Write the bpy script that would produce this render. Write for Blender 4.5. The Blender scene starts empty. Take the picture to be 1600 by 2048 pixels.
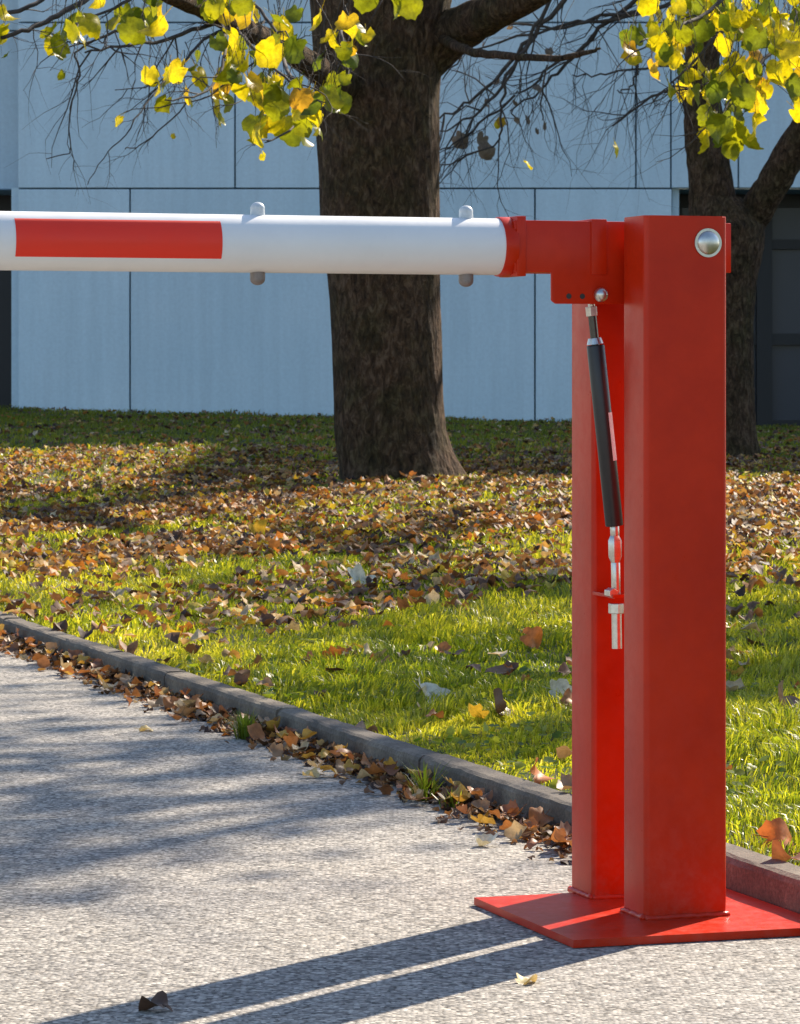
import bpy, bmesh, math, random
import numpy as np
from mathutils import Vector, Matrix

random.seed(11)
rng = np.random.default_rng(11)
scene = bpy.context.scene
COL = scene.collection

# ------------------------------------------------------------------ camera
F = 7000.0          # focal length in photograph pixels (1600 px wide)
H = 0.787           # eye height
HOR = 755.0         # horizon row
cam_d = bpy.data.cameras.new("camera")
cam = bpy.data.objects.new("camera", cam_d)
COL.objects.link(cam)
cam.location = (0, 0, H)
cam.rotation_euler = (math.radians(90), 0, 0)
cam_d.sensor_fit = 'HORIZONTAL'
cam_d.sensor_width = 36.0
cam_d.lens = 36.0 * F / 1600.0
cam_d.shift_y = -(1024 - HOR) / 1600.0
cam_d.clip_start = 0.1
cam_d.clip_end = 2000
cam_d.dof.use_dof = True
cam_d.dof.focus_distance = 5.6
cam_d.dof.aperture_fstop = 62
scene.camera = cam

# ------------------------------------------------------------------ light
SUN_EL = math.radians(37)
SUN_AZ = math.atan2(0.568, 0.823)      # from +Y towards +X
SV = Vector((math.sin(SUN_AZ) * math.cos(SUN_EL), math.cos(SUN_AZ) * math.cos(SUN_EL), math.sin(SUN_EL)))
world = bpy.data.worlds.new("World")
scene.world = world
world.use_nodes = True
wn = world.node_tree
bg = wn.nodes["Background"]
sky = wn.nodes.new("ShaderNodeTexSky")
sky.sky_type = 'NISHITA'
sky.sun_disc = False
sky.sun_elevation = SUN_EL
sky.sun_rotation = SUN_AZ
sky.air_density = 1.0
sky.dust_density = 0.6
sky.ozone_density = 1.6
wn.links.new(sky.outputs[0], bg.inputs[0])
bg.inputs[1].default_value = 0.11
sun_d = bpy.data.lights.new("sun", 'SUN')
sun_d.energy = 5.0
sun_d.angle = math.radians(0.5)
sun_d.color = (1.0, 0.88, 0.72)
sun = bpy.data.objects.new("sun", sun_d)
sun.rotation_euler = SV.to_track_quat('Z', 'Y').to_euler()
sun.location = SV * 40
COL.objects.link(sun)
scene.view_settings.view_transform = 'Standard'
scene.view_settings.look = 'None'
scene.view_settings.gamma = 1
scene.view_settings.use_curve_mapping = False
scene.view_settings.exposure = 0.95
scene.render.engine = 'CYCLES'
scene.cycles.max_bounces = 10
scene.cycles.diffuse_bounces = 6
scene.cycles.glossy_bounces = 6
scene.cycles.transmission_bounces = 6

# ------------------------------------------------------------------ frame of the place
A = Vector((-0.309, 0.951, 0.0)).normalized()     # along the kerb, away
B = Vector((0.951, 0.309, 0.0)).normalized()      # across the road, towards the lawn
KB = 2.118            # kerb face, distance along B
KH = 0.060            # kerb height
KW = 0.062            # kerb width
TREE_Y = 20.0
WALL_Y = 38.0

def ss(x):
    x = np.clip(x, 0, 1)
    return x * x * (3 - 2 * x)

def lawn_z(x, y):
    s = x * B.x + y * B.y - (KB + KW)
    w = np.clip((y - 20) / 18.0, 0, 1)
    return (0.050 + 0.15 * ss(np.clip(s, 0, 99) / 4.4) + w * (0.14 - 0.0235 * np.clip(x, -8, 8))
            + 0.008 * np.sin(x * 3.1 + y * 1.7) * ss(s / 1.0) + 0.006 * np.sin(x * 7.3 - y * 4.1) * ss(s / 1.0))

def P(u, v, y):       # a point of the place that stands at depth y behind photograph pixel (u, v)
    return Vector(((u - 800) / F * y, y, H + (HOR - v) / F * y))

# ------------------------------------------------------------------ helpers
def tag(o, label=None, cat=None, group=None, kind=None):
    if label: o["label"] = label
    if cat: o["category"] = cat
    if group: o["group"] = group
    if kind: o["kind"] = kind
    return o

def link(o, parent=None):
    COL.objects.link(o)
    if parent is not None: o.parent = parent
    return o

def empty(name, loc, rz=0.0):
    o = bpy.data.objects.new(name, None)
    o.location = loc; o.rotation_euler = (0, 0, rz)
    o.empty_display_size = 0.1
    return link(o)

def mesh_obj(name, verts, faces, mat, parent=None, smooth=False, colors=None):
    me = bpy.data.meshes.new(name)
    me.from_pydata([tuple(v) for v in verts], [], faces)
    me.update()
    if smooth:
        me.polygons.foreach_set("use_smooth", [True] * len(me.polygons))
    if mat: me.materials.append(mat)
    if colors is not None: set_color(me, colors)
    return link(bpy.data.objects.new(name, me), parent)

def set_color(me, colors):
    at = me.color_attributes.new("tint", 'FLOAT_COLOR', 'POINT')
    c = np.ones((len(me.vertices), 4), dtype=np.float32)
    c[:, :3] = colors
    at.data.foreach_set("color", c.ravel())

def np_mesh(name, verts, faces, mat, colors=None, parent=None, smooth=False):
    """verts (n,3), faces (m,k)"""
    me = bpy.data.meshes.new(name)
    n, (m, k) = len(verts), faces.shape
    me.vertices.add(n); me.vertices.foreach_set("co", verts.astype(np.float32).ravel())
    me.loops.add(m * k); me.loops.foreach_set("vertex_index", faces.astype(np.int32).ravel())
    me.polygons.add(m)
    me.polygons.foreach_set("loop_start", np.arange(0, m * k, k, dtype=np.int32))
    me.polygons.foreach_set("loop_total", np.full(m, k, dtype=np.int32))
    me.update(calc_edges=True)
    if smooth: me.polygons.foreach_set("use_smooth", np.ones(m, dtype=bool))
    if colors is not None: set_color(me, colors)
    me.materials.append(mat)
    return link(bpy.data.objects.new(name, me), parent)

def bm_obj(name, bm, mat, parent=None, smooth=False, bevel=0.0, seg=2, M=None):
    if bevel > 0:
        es = [e for e in bm.edges if len(e.link_faces) == 2 and e.calc_face_angle(0) > 0.6]
        bmesh.ops.bevel(bm, geom=es, offset=bevel, segments=seg, affect='EDGES', profile=0.5)
    me = bpy.data.meshes.new(name)
    bmesh.ops.recalc_face_normals(bm, faces=bm.faces)
    bm.to_mesh(me); bm.free()
    if smooth:
        me.polygons.foreach_set("use_smooth", [True] * len(me.polygons))
        try: me.set_sharp_from_angle(angle=math.radians(40))
        except Exception: pass
    if mat: me.materials.append(mat)
    return link(bpy.data.objects.new(name, me), parent)

def add_box(bm, c, s, rot=None):
    m = Matrix.Translation(c)
    if rot is not None: m = m @ rot
    r = bmesh.ops.create_cube(bm, size=1.0, matrix=m @ Matrix.Diagonal((s[0], s[1], s[2], 1)))
    return r

def add_cyl(bm, p0, p1, r0, r1=None, n=20):
    p0, p1 = Vector(p0), Vector(p1)
    if r1 is None: r1 = r0
    d = p1 - p0
    q = d.to_track_quat('Z', 'Y').to_matrix().to_4x4()
    bmesh.ops.create_cone(bm, cap_ends=True, segments=n, radius1=r0, radius2=r1, depth=d.length,
                          matrix=Matrix.Translation((p0 + p1) / 2) @ q)

def add_prism(bm, pts, z0, z1):
    """pts: list of (x,y) outline, extruded in z"""
    lo = [bm.verts.new((x, y, z0)) for x, y in pts]
    hi = [bm.verts.new((x, y, z1)) for x, y in pts]
    n = len(pts)
    bm.faces.new(lo[::-1]); bm.faces.new(hi)
    for i in range(n):
        bm.faces.new((lo[i], lo[(i + 1) % n], hi[(i + 1) % n], hi[i]))

def tube(points, radii, n=6, jag=0.0):
    pts = [Vector(p) for p in points]
    V, Fc = [], []
    up = Vector((0.13, 0.31, 0.94))
    for i, p in enumerate(pts):
        d = (pts[min(i + 1, len(pts) - 1)] - pts[max(i - 1, 0)]).normalized()
        x = d.cross(up)
        if x.length < 1e-3: x = d.cross(Vector((1, 0, 0)))
        x.normalize(); y = d.cross(x)
        for k in range(n):
            a = 2 * math.pi * k / n
            r = radii[i] * (1 + random.uniform(-jag, jag))
            V.append(p + x * math.cos(a) * r + y * math.sin(a) * r)
    for i in range(len(pts) - 1):
        for k in range(n):
            a, b = i * n + k, i * n + (k + 1) % n
            Fc.append((a, b, b + n, a + n))
    Fc.append(tuple(range(n))[::-1]); Fc.append(tuple((len(pts) - 1) * n + k for k in range(n)))
    return V, Fc

class MB:
    def __init__(s): s.V, s.F = [], []
    def add(s, V, Fc):
        o = len(s.V); s.V += V; s.F += [tuple(i + o for i in f) for f in Fc]
    def tube(s, pts, rad, n=6, jag=0.0): s.add(*tube(pts, rad, n, jag))
    def build(s, name, mat, parent=None, smooth=True): return mesh_obj(name, s.V, s.F, mat, parent, smooth)

def smooth_path(pts, sub=4, jit=0.0):
    pts = [Vector(p) for p in pts]
    out = []
    for i in range(len(pts) - 1):
        p0 = pts[max(i - 1, 0)]; p1 = pts[i]; p2 = pts[i + 1]; p3 = pts[min(i + 2, len(pts) - 1)]
        for k in range(sub):
            t = k / sub
            q = 0.5 * ((2 * p1) + (p2 - p0) * t + (2 * p0 - 5 * p1 + 4 * p2 - p3) * t * t + (3 * p1 - p0 - 3 * p2 + p3) * t ** 3)
            if jit and (i or k): q = q + Vector([random.uniform(-jit, jit) for _ in range(3)])
            out.append(q)
    out.append(pts[-1])
    return out

# ------------------------------------------------------------------ materials
def new_mat(name):
    m = bpy.data.materials.new(name); m.use_nodes = True
    return m, m.node_tree, m.node_tree.nodes["Principled BSDF"]

def N(nt, t, **kw):
    n = nt.nodes.new(t)
    for k, v in kw.items(): setattr(n, k, v)
    return n

def ramp(nt, stops, fac=None, interp='LINEAR'):
    r = nt.nodes.new("ShaderNodeValToRGB"); r.color_ramp.interpolation = interp
    el = r.color_ramp.elements
    while len(el) < len(stops): el.new(0.5)
    for e, (p, c) in zip(el, stops):
        e.position = p; e.color = (c[0], c[1], c[2], 1) if len(c) == 3 else c
    if fac is not None: nt.links.new(fac, r.inputs[0])
    return r

def noise(nt, scale, detail=4, rough=0.6, vec=None, dist=0.0):
    n = nt.nodes.new("ShaderNodeTexNoise")
    n.inputs["Scale"].default_value = scale; n.inputs["Detail"].default_value = detail
    n.inputs["Roughness"].default_value = rough; n.inputs["Distortion"].default_value = dist
    if vec is not None: nt.links.new(vec, n.inputs["Vector"])
    return n

def mixc(nt, fac, a, b, mode='MIX'):
    m = nt.nodes.new("ShaderNodeMix"); m.data_type = 'RGBA'; m.blend_type = mode
    for s, v in ((m.inputs[0], fac), (m.inputs[6], a), (m.inputs[7], b)):
        if hasattr(v, "links"): nt.links.new(v, s)
        elif isinstance(v, (int, float)): s.default_value = v
        else: s.default_value = (v[0], v[1], v[2], 1)
    return m.outputs[2]

def bump(nt, bsdf, h, strength, dist):
    b = nt.nodes.new("ShaderNodeBump"); b.inputs["Strength"].default_value = strength
    b.inputs["Distance"].default_value = dist
    nt.links.new(h, b.inputs["Height"]); nt.links.new(b.outputs[0], bsdf.inputs["Normal"])

def coord(nt, kind="Object"):
    return nt.nodes.new("ShaderNodeTexCoord").outputs[kind]

def geo_pos(nt): return nt.nodes.new("ShaderNodeNewGeometry").outputs["Position"]

# asphalt
M_ASPH, nt, b = new_mat("asphalt")
pos = geo_pos(nt)
vo = N(nt, "ShaderNodeTexVoronoi"); vo.inputs["Scale"].default_value = 150; nt.links.new(pos, vo.inputs["Vector"])
vo2 = N(nt, "ShaderNodeTexVoronoi"); vo2.inputs["Scale"].default_value = 240; nt.links.new(pos, vo2.inputs["Vector"])
sep = N(nt, "ShaderNodeSeparateColor"); nt.links.new(vo.outputs["Color"], sep.inputs[0])
c1 = ramp(nt, [(0.0, (0.10, 0.093, 0.085)), (0.25, (0.28, 0.265, 0.24)), (0.7, (0.42, 0.392, 0.35)), (1.0, (0.66, 0.615, 0.54))], sep.outputs[0])
d1 = ramp(nt, [(0.0, (1, 1, 1)), (0.55, (0.9, 0.9, 0.9)), (0.95, (0.45, 0.43, 0.41))], vo.outputs["Distance"])
cc = mixc(nt, 1.0, c1.outputs[0], d1.outputs[0], 'MULTIPLY')
n1 = noise(nt, 2.2, 5, 0.6, pos); r1 = ramp(nt, [(0.3, (0.86, 0.86, 0.88)), (0.7, (1.06, 1.04, 1.0))], n1.outputs[0])
cc = mixc(nt, 1.0, cc, r1.outputs[0], 'MULTIPLY')
n2 = noise(nt, 34, 4, 0.7, pos); r2 = ramp(nt, [(0.33, (0.72, 0.70, 0.68)), (0.52, (1, 1, 1))], n2.outputs[0])
cc = mixc(nt, 1.0, cc, r2.outputs[0], 'MULTIPLY')
# hair cracks
n3 = noise(nt, 1.3, 6, 0.65, pos, 0.4); ab = N(nt, "ShaderNodeMath", operation='SUBTRACT'); ab.inputs[1].default_value = 0.5
nt.links.new(n3.outputs[0], ab.inputs[0]); ab2 = N(nt, "ShaderNodeMath", operation='ABSOLUTE'); nt.links.new(ab.outputs[0], ab2.inputs[0])
r3 = ramp(nt, [(0.0, (0.6, 0.58, 0.56)), (0.0025, (1, 1, 1))], ab2.outputs[0])
cc = mixc(nt, 0.8, cc, r3.outputs[0], 'MULTIPLY')
# soil washed against the kerb
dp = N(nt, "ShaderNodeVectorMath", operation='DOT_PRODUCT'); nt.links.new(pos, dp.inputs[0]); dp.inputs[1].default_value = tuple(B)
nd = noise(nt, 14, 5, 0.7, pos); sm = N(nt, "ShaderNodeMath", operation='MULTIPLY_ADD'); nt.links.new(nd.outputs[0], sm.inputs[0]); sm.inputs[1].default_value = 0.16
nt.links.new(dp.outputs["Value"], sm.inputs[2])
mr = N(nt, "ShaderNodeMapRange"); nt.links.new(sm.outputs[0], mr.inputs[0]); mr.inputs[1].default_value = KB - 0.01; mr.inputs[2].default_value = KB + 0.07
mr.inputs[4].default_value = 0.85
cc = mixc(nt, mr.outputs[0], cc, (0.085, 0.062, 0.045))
nt.links.new(cc, b.inputs["Base Color"]); b.inputs["Roughness"].default_value = 0.8
b.inputs["Specular IOR Level"].default_value = 0.35
inv = N(nt, "ShaderNodeMath", operation='MULTIPLY_ADD'); nt.links.new(vo.outputs["Distance"], inv.inputs[0]); inv.inputs[1].default_value = -1.0
nt.links.new(sep.outputs[1], inv.inputs[2])
bump(nt, b, inv.outputs[0], 0.6, 0.003)

# soil / thatch under the grass
M_SOIL, nt, b = new_mat("turf soil")
pos = geo_pos(nt); n1 = noise(nt, 3, 8, 0.7, pos); n2 = noise(nt, 60, 5, 0.7, pos)
c1 = ramp(nt, [(0.3, (0.045, 0.065, 0.014)), (0.5, (0.075, 0.085, 0.022)), (0.7, (0.08, 0.05, 0.025))], n1.outputs[0])
c2 = ramp(nt, [(0.3, (0.4, 0.4, 0.4)), (0.7, (1.3, 1.3, 1.2))], n2.outputs[0])
nt.links.new(mixc(nt, 1.0, c1.outputs[0], c2.outputs[0], 'MULTIPLY'), b.inputs["Base Color"])
b.inputs["Roughness"].default_value = 1.0; bump(nt, b, n2.outputs[0], 0.6, 0.02)

# kerb concrete
M_KERB, nt, b = new_mat("kerb concrete")
pos = geo_pos(nt); n1 = noise(nt, 6, 8, 0.7, pos); n2 = noise(nt, 150, 4, 0.7, pos)
oi = N(nt, "ShaderNodeObjectInfo")
c1 = ramp(nt, [(0.3, (0.085, 0.072, 0.062)), (0.5, (0.165, 0.14, 0.115)), (0.75, (0.34, 0.295, 0.235))], n1.outputs[0])
c2 = ramp(nt, [(0.3, (0.55, 0.55, 0.55)), (0.65, (1.1, 1.08, 1.05))], n2.outputs[0])
k = mixc(nt, 1.0, c1.outputs[0], c2.outputs[0], 'MULTIPLY')
r0 = ramp(nt, [(0, (0.85, 0.85, 0.87)), (1, (1.1, 1.07, 1.0))], oi.outputs["Random"])
nt.links.new(mixc(nt, 1.0, k, r0.outputs[0], 'MULTIPLY'), b.inputs["Base Color"])
b.inputs["Roughness"].default_value = 0.9; bump(nt, b, n2.outputs[0], 0.6, 0.004)

# painted steel
def paint(name, col, rough, dirt=0.5):
    m, nt, b = new_mat(name)
    tc = coord(nt); n1 = noise(nt, 9, 6, 0.7, tc); n2 = noise(nt, 90, 3, 0.6, tc)
    r1 = ramp(nt, [(0.25, tuple(c * (1 - 0.25 * dirt) for c in col)), (0.6, col)], n1.outputs[0])
    nt.links.new(r1.outputs[0], b.inputs["Base Color"])
    rr = ramp(nt, [(0.3, (rough * 0.75,) * 3), (0.75, (min(1, rough * 1.5),) * 3)], n1.outputs[0])
    nt.links.new(rr.outputs[0], b.inputs["Roughness"])
    b.inputs["Coat Weight"].default_value = 0.04; b.inputs["Specular IOR Level"].default_value = 0.42; b.inputs["Coat Roughness"].default_value = 0.12
    bump(nt, b, n2.outputs[0], 0.06, 0.002)
    return m
M_RED, nt, b = new_mat("red powder coat")
tc = geo_pos(nt); n1 = noise(nt, 7, 6, 0.7, tc); n2 = noise(nt, 110, 3, 0.6, tc); n3 = noise(nt, 45, 8, 0.75, tc); n4 = noise(nt, 19, 7, 0.75, tc)
c = ramp(nt, [(0.25, (0.46, 0.015, 0.001)), (0.6, (0.58, 0.024, 0.002))], n1.outputs[0]).outputs[0]
spz = N(nt, "ShaderNodeSeparateXYZ"); nt.links.new(tc, spz.inputs[0])
hz = ramp(nt, [(0.0, (1, 1, 1)), (0.045, (0.75, 0.75, 0.75)), (0.16, (0.12, 0.12, 0.12)), (0.5, (0.04, 0.04, 0.04)), (1.0, (0.03, 0.03, 0.03))], spz.outputs[2])
dn = ramp(nt, [(0.45, (0, 0, 0)), (0.72, (0.16, 0.16, 0.16))], n3.outputs[0])
df = N(nt, "ShaderNodeMath", operation='MULTIPLY'); nt.links.new(hz.outputs[0], df.inputs[0]); nt.links.new(dn.outputs[0], df.inputs[1])
c = mixc(nt, df.outputs[0], c, (0.33, 0.24, 0.19))
ch = ramp(nt, [(0.735, (0, 0, 0)), (0.75, (0.8, 0.8, 0.8))], n4.outputs[0])
c = mixc(nt, ch.outputs[0], c, (0.20, 0.05, 0.03))
nt.links.new(c, b.inputs["Base Color"])
rr = ramp(nt, [(0.3, (0.26,) * 3), (0.7, (0.44,) * 3)], n3.outputs[0]); nt.links.new(rr.outputs[0], b.inputs["Roughness"])
b.inputs["Specular IOR Level"].default_value = 0.26
bump(nt, b, n2.outputs[0], 0.05, 0.002)
M_WHITE = paint("white lacquer", (0.80, 0.79, 0.77), 0.4, 0.25)
M_BAND = paint("red reflective film", (0.86, 0.035, 0.012), 0.5, 0.25)

def metal(name, col, rough, metallic=1.0):
    m, nt, b = new_mat(name)
    tc = coord(nt); n1 = noise(nt, 120, 4, 0.7, tc)
    r1 = ramp(nt, [(0.3, tuple(c * 0.75 for c in col)), (0.7, col)], n1.outputs[0])
    nt.links.new(r1.outputs[0], b.inputs["Base Color"])
    b.inputs["Metallic"].default_value = metallic; b.inputs["Roughness"].default_value = rough
    return m
M_ZINC = metal("zinc plated steel", (0.70, 0.68, 0.62), 0.33)
M_ROD = metal("dark piston rod", (0.10, 0.10, 0.09), 0.25, 0.7)
M_BLACK = metal("black strut lacquer", (0.018, 0.017, 0.018), 0.35, 0.0)
M_LABEL = metal("white sticker", (0.82, 0.80, 0.74), 0.5, 0.0)
M_CAP = metal("pale grey cap plastic", (0.62, 0.66, 0.68), 0.35, 0.0)
M_UND = metal("brown grey nut", (0.26, 0.22, 0.20), 0.5, 0.3)

# bark
M_BARK, nt, b = new_mat("bark")
tc = geo_pos(nt)
mp = N(nt, "ShaderNodeMapping"); mp.inputs["Scale"].default_value = (1, 1, 0.45); nt.links.new(tc, mp.inputs[0])
n1 = noise(nt, 27, 9, 0.78, mp.outputs[0], 0.8); n2 = noise(nt, 5, 5, 0.6, tc); n3 = noise(nt, 150, 3, 0.6, mp.outputs[0])
vo = N(nt, "ShaderNodeTexVoronoi"); vo.feature = 'F1'; vo.inputs["Scale"].default_value = 34; nt.links.new(mp.outputs[0], vo.inputs["Vector"])
c1 = ramp(nt, [(0.34, (0.018, 0.012, 0.008)), (0.5, (0.10, 0.064, 0.040)), (0.68, (0.27, 0.19, 0.125))], n1.outputs[0])
c2 = ramp(nt, [(0.35, (0.75, 0.82, 0.62)), (0.6, (1.1, 1.0, 0.95))], n2.outputs[0])
nt.links.new(mixc(nt, 1.0, c1.outputs[0], c2.outputs[0], 'MULTIPLY'), b.inputs["Base Color"])
b.inputs["Roughness"].default_value = 0.95; b.inputs["Specular IOR Level"].default_value = 0.2
ad = N(nt, "ShaderNodeMath", operation='ADD'); nt.links.new(n1.outputs[0], ad.inputs[0]); nt.links.new(vo.outputs["Distance"], ad.inputs[1])
bump(nt, b, ad.outputs[0], 1.0, 0.05)

M_TWIG, nt, b = new_mat("twig bark")
n1 = noise(nt, 30, 4, 0.6, geo_pos(nt))
c1 = ramp(nt, [(0.3, (0.030, 0.024, 0.022)), (0.7, (0.085, 0.068, 0.055))], n1.outputs[0])
nt.links.new(c1.outputs[0], b.inputs["Base Color"]); b.inputs["Roughness"].default_value = 0.85

# leaf materials: diffuse + translucent
def leafy(name, source, trans=0.5, rough=0.5, stops=None, vein=True, tsat=None):
    m = bpy.data.materials.new(name); m.use_nodes = True; nt = m.node_tree
    b = nt.nodes["Principled BSDF"]; out = nt.nodes["Material Output"]
    if source == 'attr':
        at = N(nt, "ShaderNodeAttribute"); at.attribute_name = "tint"; c = at.outputs["Color"]
        n1 = noise(nt, 55, 3, 0.6, geo_pos(nt))
    else:
        oi = N(nt, "ShaderNodeObjectInfo"); c = ramp(nt, stops, oi.outputs["Random"]).outputs[0]
        n1 = noise(nt, 45, 4, 0.7, geo_pos(nt))
    r = ramp(nt, [(0.3, (0.62, 0.60, 0.55)), (0.6, (1.12, 1.12, 1.1))], n1.outputs[0])
    c = mixc(nt, 1.0, c, r.outputs[0], 'MULTIPLY')
    nt.links.new(c, b.inputs["Base Color"]); b.inputs["Roughness"].default_value = rough
    b.inputs["Specular IOR Level"].default_value = 0.4
    tr = N(nt, "ShaderNodeBsdfTranslucent")
    tcol = mixc(nt, 1.0, c, tsat or (1.25, 1.15, 0.6), 'MULTIPLY')
    nt.links.new(tcol, tr.inputs[0])
    mx = N(nt, "ShaderNodeMixShader"); mx.inputs[0].default_value = trans
    nt.links.new(b.outputs[0], mx.inputs[1]); nt.links.new(tr.outputs[0], mx.inputs[2])
    nt.links.new(mx.outputs[0], out.inputs[0])
    return m
M_GRASS = leafy("grass blades", 'attr', 0.6, 0.35, tsat=(1.25, 1.15, 0.5))
M_LITTER = leafy("fallen leaf litter", 'attr', 0.3, 0.6, tsat=(1.2, 0.95, 0.55))
M_HANG = leafy("yellow autumn leaves", 'obj', 0.55, 0.4,
               [(0.0, (0.12, 0.17, 0.02)), (0.38, (0.25, 0.27, 0.012)), (0.55, (0.50, 0.44, 0.012)), (0.88, (0.70, 0.58, 0.02)), (1.0, (0.52, 0.30, 0.03))], tsat=(1.3, 1.2, 0.5))
M_FALL = leafy("fallen leaves", 'obj', 0.25, 0.55,
               [(0.0, (0.12, 0.06, 0.035)), (0.3, (0.26, 0.13, 0.06)), (0.5, (0.42, 0.19, 0.06)), (0.7, (0.50, 0.30, 0.13)), (0.85, (0.30, 0.17, 0.10)), (1.0, (0.60, 0.42, 0.22))], tsat=(1.2, 0.95, 0.6))

def solid_leaf(name, col, trans=0.25):
    return leafy(name, 'obj', trans, 0.5, [(0, col), (1, tuple(c * 1.02 for c in col))], tsat=(1.15, 0.95, 0.6))

# concrete facade
M_PANEL, nt, b = new_mat("pale facade panel")
pos = geo_pos(nt); n1 = noise(nt, 0.8, 6, 0.6, pos); n2 = noise(nt, 26, 4, 0.6, pos)
oi = N(nt, "ShaderNodeObjectInfo")
c1 = ramp(nt, [(0.3, (0.60, 0.74, 0.81)), (0.7, (0.68, 0.80, 0.86))], n1.outputs[0])
c2 = ramp(nt, [(0.3, (0.93, 0.93, 0.93)), (0.7, (1.03, 1.03, 1.03))], n2.outputs[0])
r0 = ramp(nt, [(0, (0.95, 0.96, 0.97)), (1, (1.02, 1.02, 1.02))], oi.outputs["Random"])
k = mixc(nt, 1.0, c1.outputs[0], c2.outputs[0], 'MULTIPLY')
mpz = N(nt, "ShaderNodeMapping"); mpz.inputs["Scale"].default_value = (6, 1, 0.35); nt.links.new(pos, mpz.inputs[0])
n4 = noise(nt, 1.2, 5, 0.6, mpz.outputs[0]); r4 = ramp(nt, [(0.35, (0.92, 0.92, 0.92)), (0.6, (1, 1, 1))], n4.outputs[0])
k = mixc(nt, 1.0, k, r4.outputs[0], 'MULTIPLY')
nt.links.new(mixc(nt, 1.0, k, r0.outputs[0], 'MULTIPLY'), b.inputs["Base Color"])
b.inputs["Roughness"].default_value = 0.7; bump(nt, b, n2.outputs[0], 0.1, 0.01)
M_JOINT = metal("facade backing", (0.20, 0.30, 0.38), 0.9, 0.0)
M_FRAME = metal("dark window frame", (0.012, 0.010, 0.012), 0.5, 0.0)
M_GLASS, nt, b = new_mat("dark window glass")
b.inputs["Base Color"].default_value = (0.045, 0.052, 0.07, 1); b.inputs["Roughness"].default_value = 0.2; b.inputs["Specular IOR Level"].default_value = 0.25
M_ROOF = metal("roof felt", (0.12, 0.12, 0.12), 0.9, 0.0)

# ------------------------------------------------------------------ ground: road, lawn
def BA(bc, ac, z=0.0):
    p = B * bc + A * ac
    return Vector((p.x, p.y, z))

def road_sheet():
    bs = [-300, -60, -12, -4, -1.5, 0, 0.8, 1.4, 1.8, 2.0, KB]
    as_ = [-300, -60, -10] + list(np.linspace(-2, 30, 65)) + [60, 300, 700]
    V = [BA(x, y, 0.0) for x in bs for y in as_]
    n = len(as_); Fc = [(i * n + j, (i + 1) * n + j, (i + 1) * n + j + 1, i * n + j + 1) for i in range(len(bs) - 1) for j in range(n - 1)]
    return mesh_obj("road", V, Fc, M_ASPH)
tag(road_sheet(), "grey asphalt road with coarse pale grain", kind="structure")

def lawn_sheet():
    bs = [KB + KW - 0.01] + list(KB + KW + np.linspace(0.03, 14, 110)) + [20, 30, 60, 150, 500]
    as_ = [-300, -60, -10] + list(np.linspace(-2, 50, 180)) + [80, 200, 700]
    V = []
    for x in bs:
        for y in as_:
            p = BA(x, y); p.z = float(lawn_z(p.x, p.y)) - 0.004; V.append(p)
    n = len(as_); Fc = [(i * n + j, (i + 1) * n + j, (i + 1) * n + j + 1, i * n + j + 1) for i in range(len(bs) - 1) for j in range(n - 1)]
    return mesh_obj("lawn", V, Fc, M_SOIL, smooth=True)
lawn = tag(lawn_sheet(), "grassy lawn rising gently behind the kerb", kind="structure")

# kerb: one thing, each stone a part
kerb = empty("kerb", BA(KB, 6.0, 0)); tag(kerb, kind="structure")
kerb["label"] = "weathered grey concrete kerb between road and lawn"
def kerb_stone_mesh(L, seed):
    rs = random.Random(seed); bm = bmesh.new()
    ns = 22
    prof = [(0, -0.12), (0, KH - 0.012), (0.004, KH - 0.004), (0.012, KH), (KW - 0.008, KH), (KW, KH - 0.008), (KW, -0.12)]
    rows = []
    for i in range(ns + 1):
        y = L * i / ns; r = []
        for k, (x, z) in enumerate(prof):
            j = 0.0014 if 0 < k < 6 else 0.0004
            jj = j * (1.8 if k in (1, 2, 3) and rs.random() < 0.25 else 1)
            r.append(bm.verts.new((x + rs.uniform(-jj, jj), y, z + (rs.uniform(-jj, jj) * 0.7))))
        rows.append(r)
    for i in range(ns):
        for k in range(len(prof) - 1):
            bm.faces.new((rows[i][k], rows[i + 1][k], rows[i + 1][k + 1], rows[i][k + 1]))
    bm.faces.new(rows[0]); bm.faces.new(rows[-1][::-1])
    return bm
variants = []
rot_a = math.atan2(A.y, A.x) - math.pi / 2
a_anchor = BA(KB, 0).dot(A)      # = 0
a525 = (P(525, 1417, 7000 * (H - KH) / (1417 - 755))).dot(A)
for i in range(-9, 22):
    a0 = a525 + i * 1.0
    if i < 3 + 0 and i >= -9 and len(variants) < 5 or len(variants) == 0:
        o = bm_obj("kerbstone", kerb_stone_mesh(0.988, 40 + i), M_KERB, None, smooth=False)
        variants.append(o.data)
    else:
        o = link(bpy.data.objects.new("kerbstone", variants[(i * 7) % len(variants)]))
    o.parent = kerb
    o.location = BA(KB + random.uniform(-0.003, 0.003), a0, random.uniform(-0.003, 0.003)) - kerb.location
    o.rotation_euler = (0, 0, rot_a + random.uniform(-0.003, 0.003))

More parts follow.
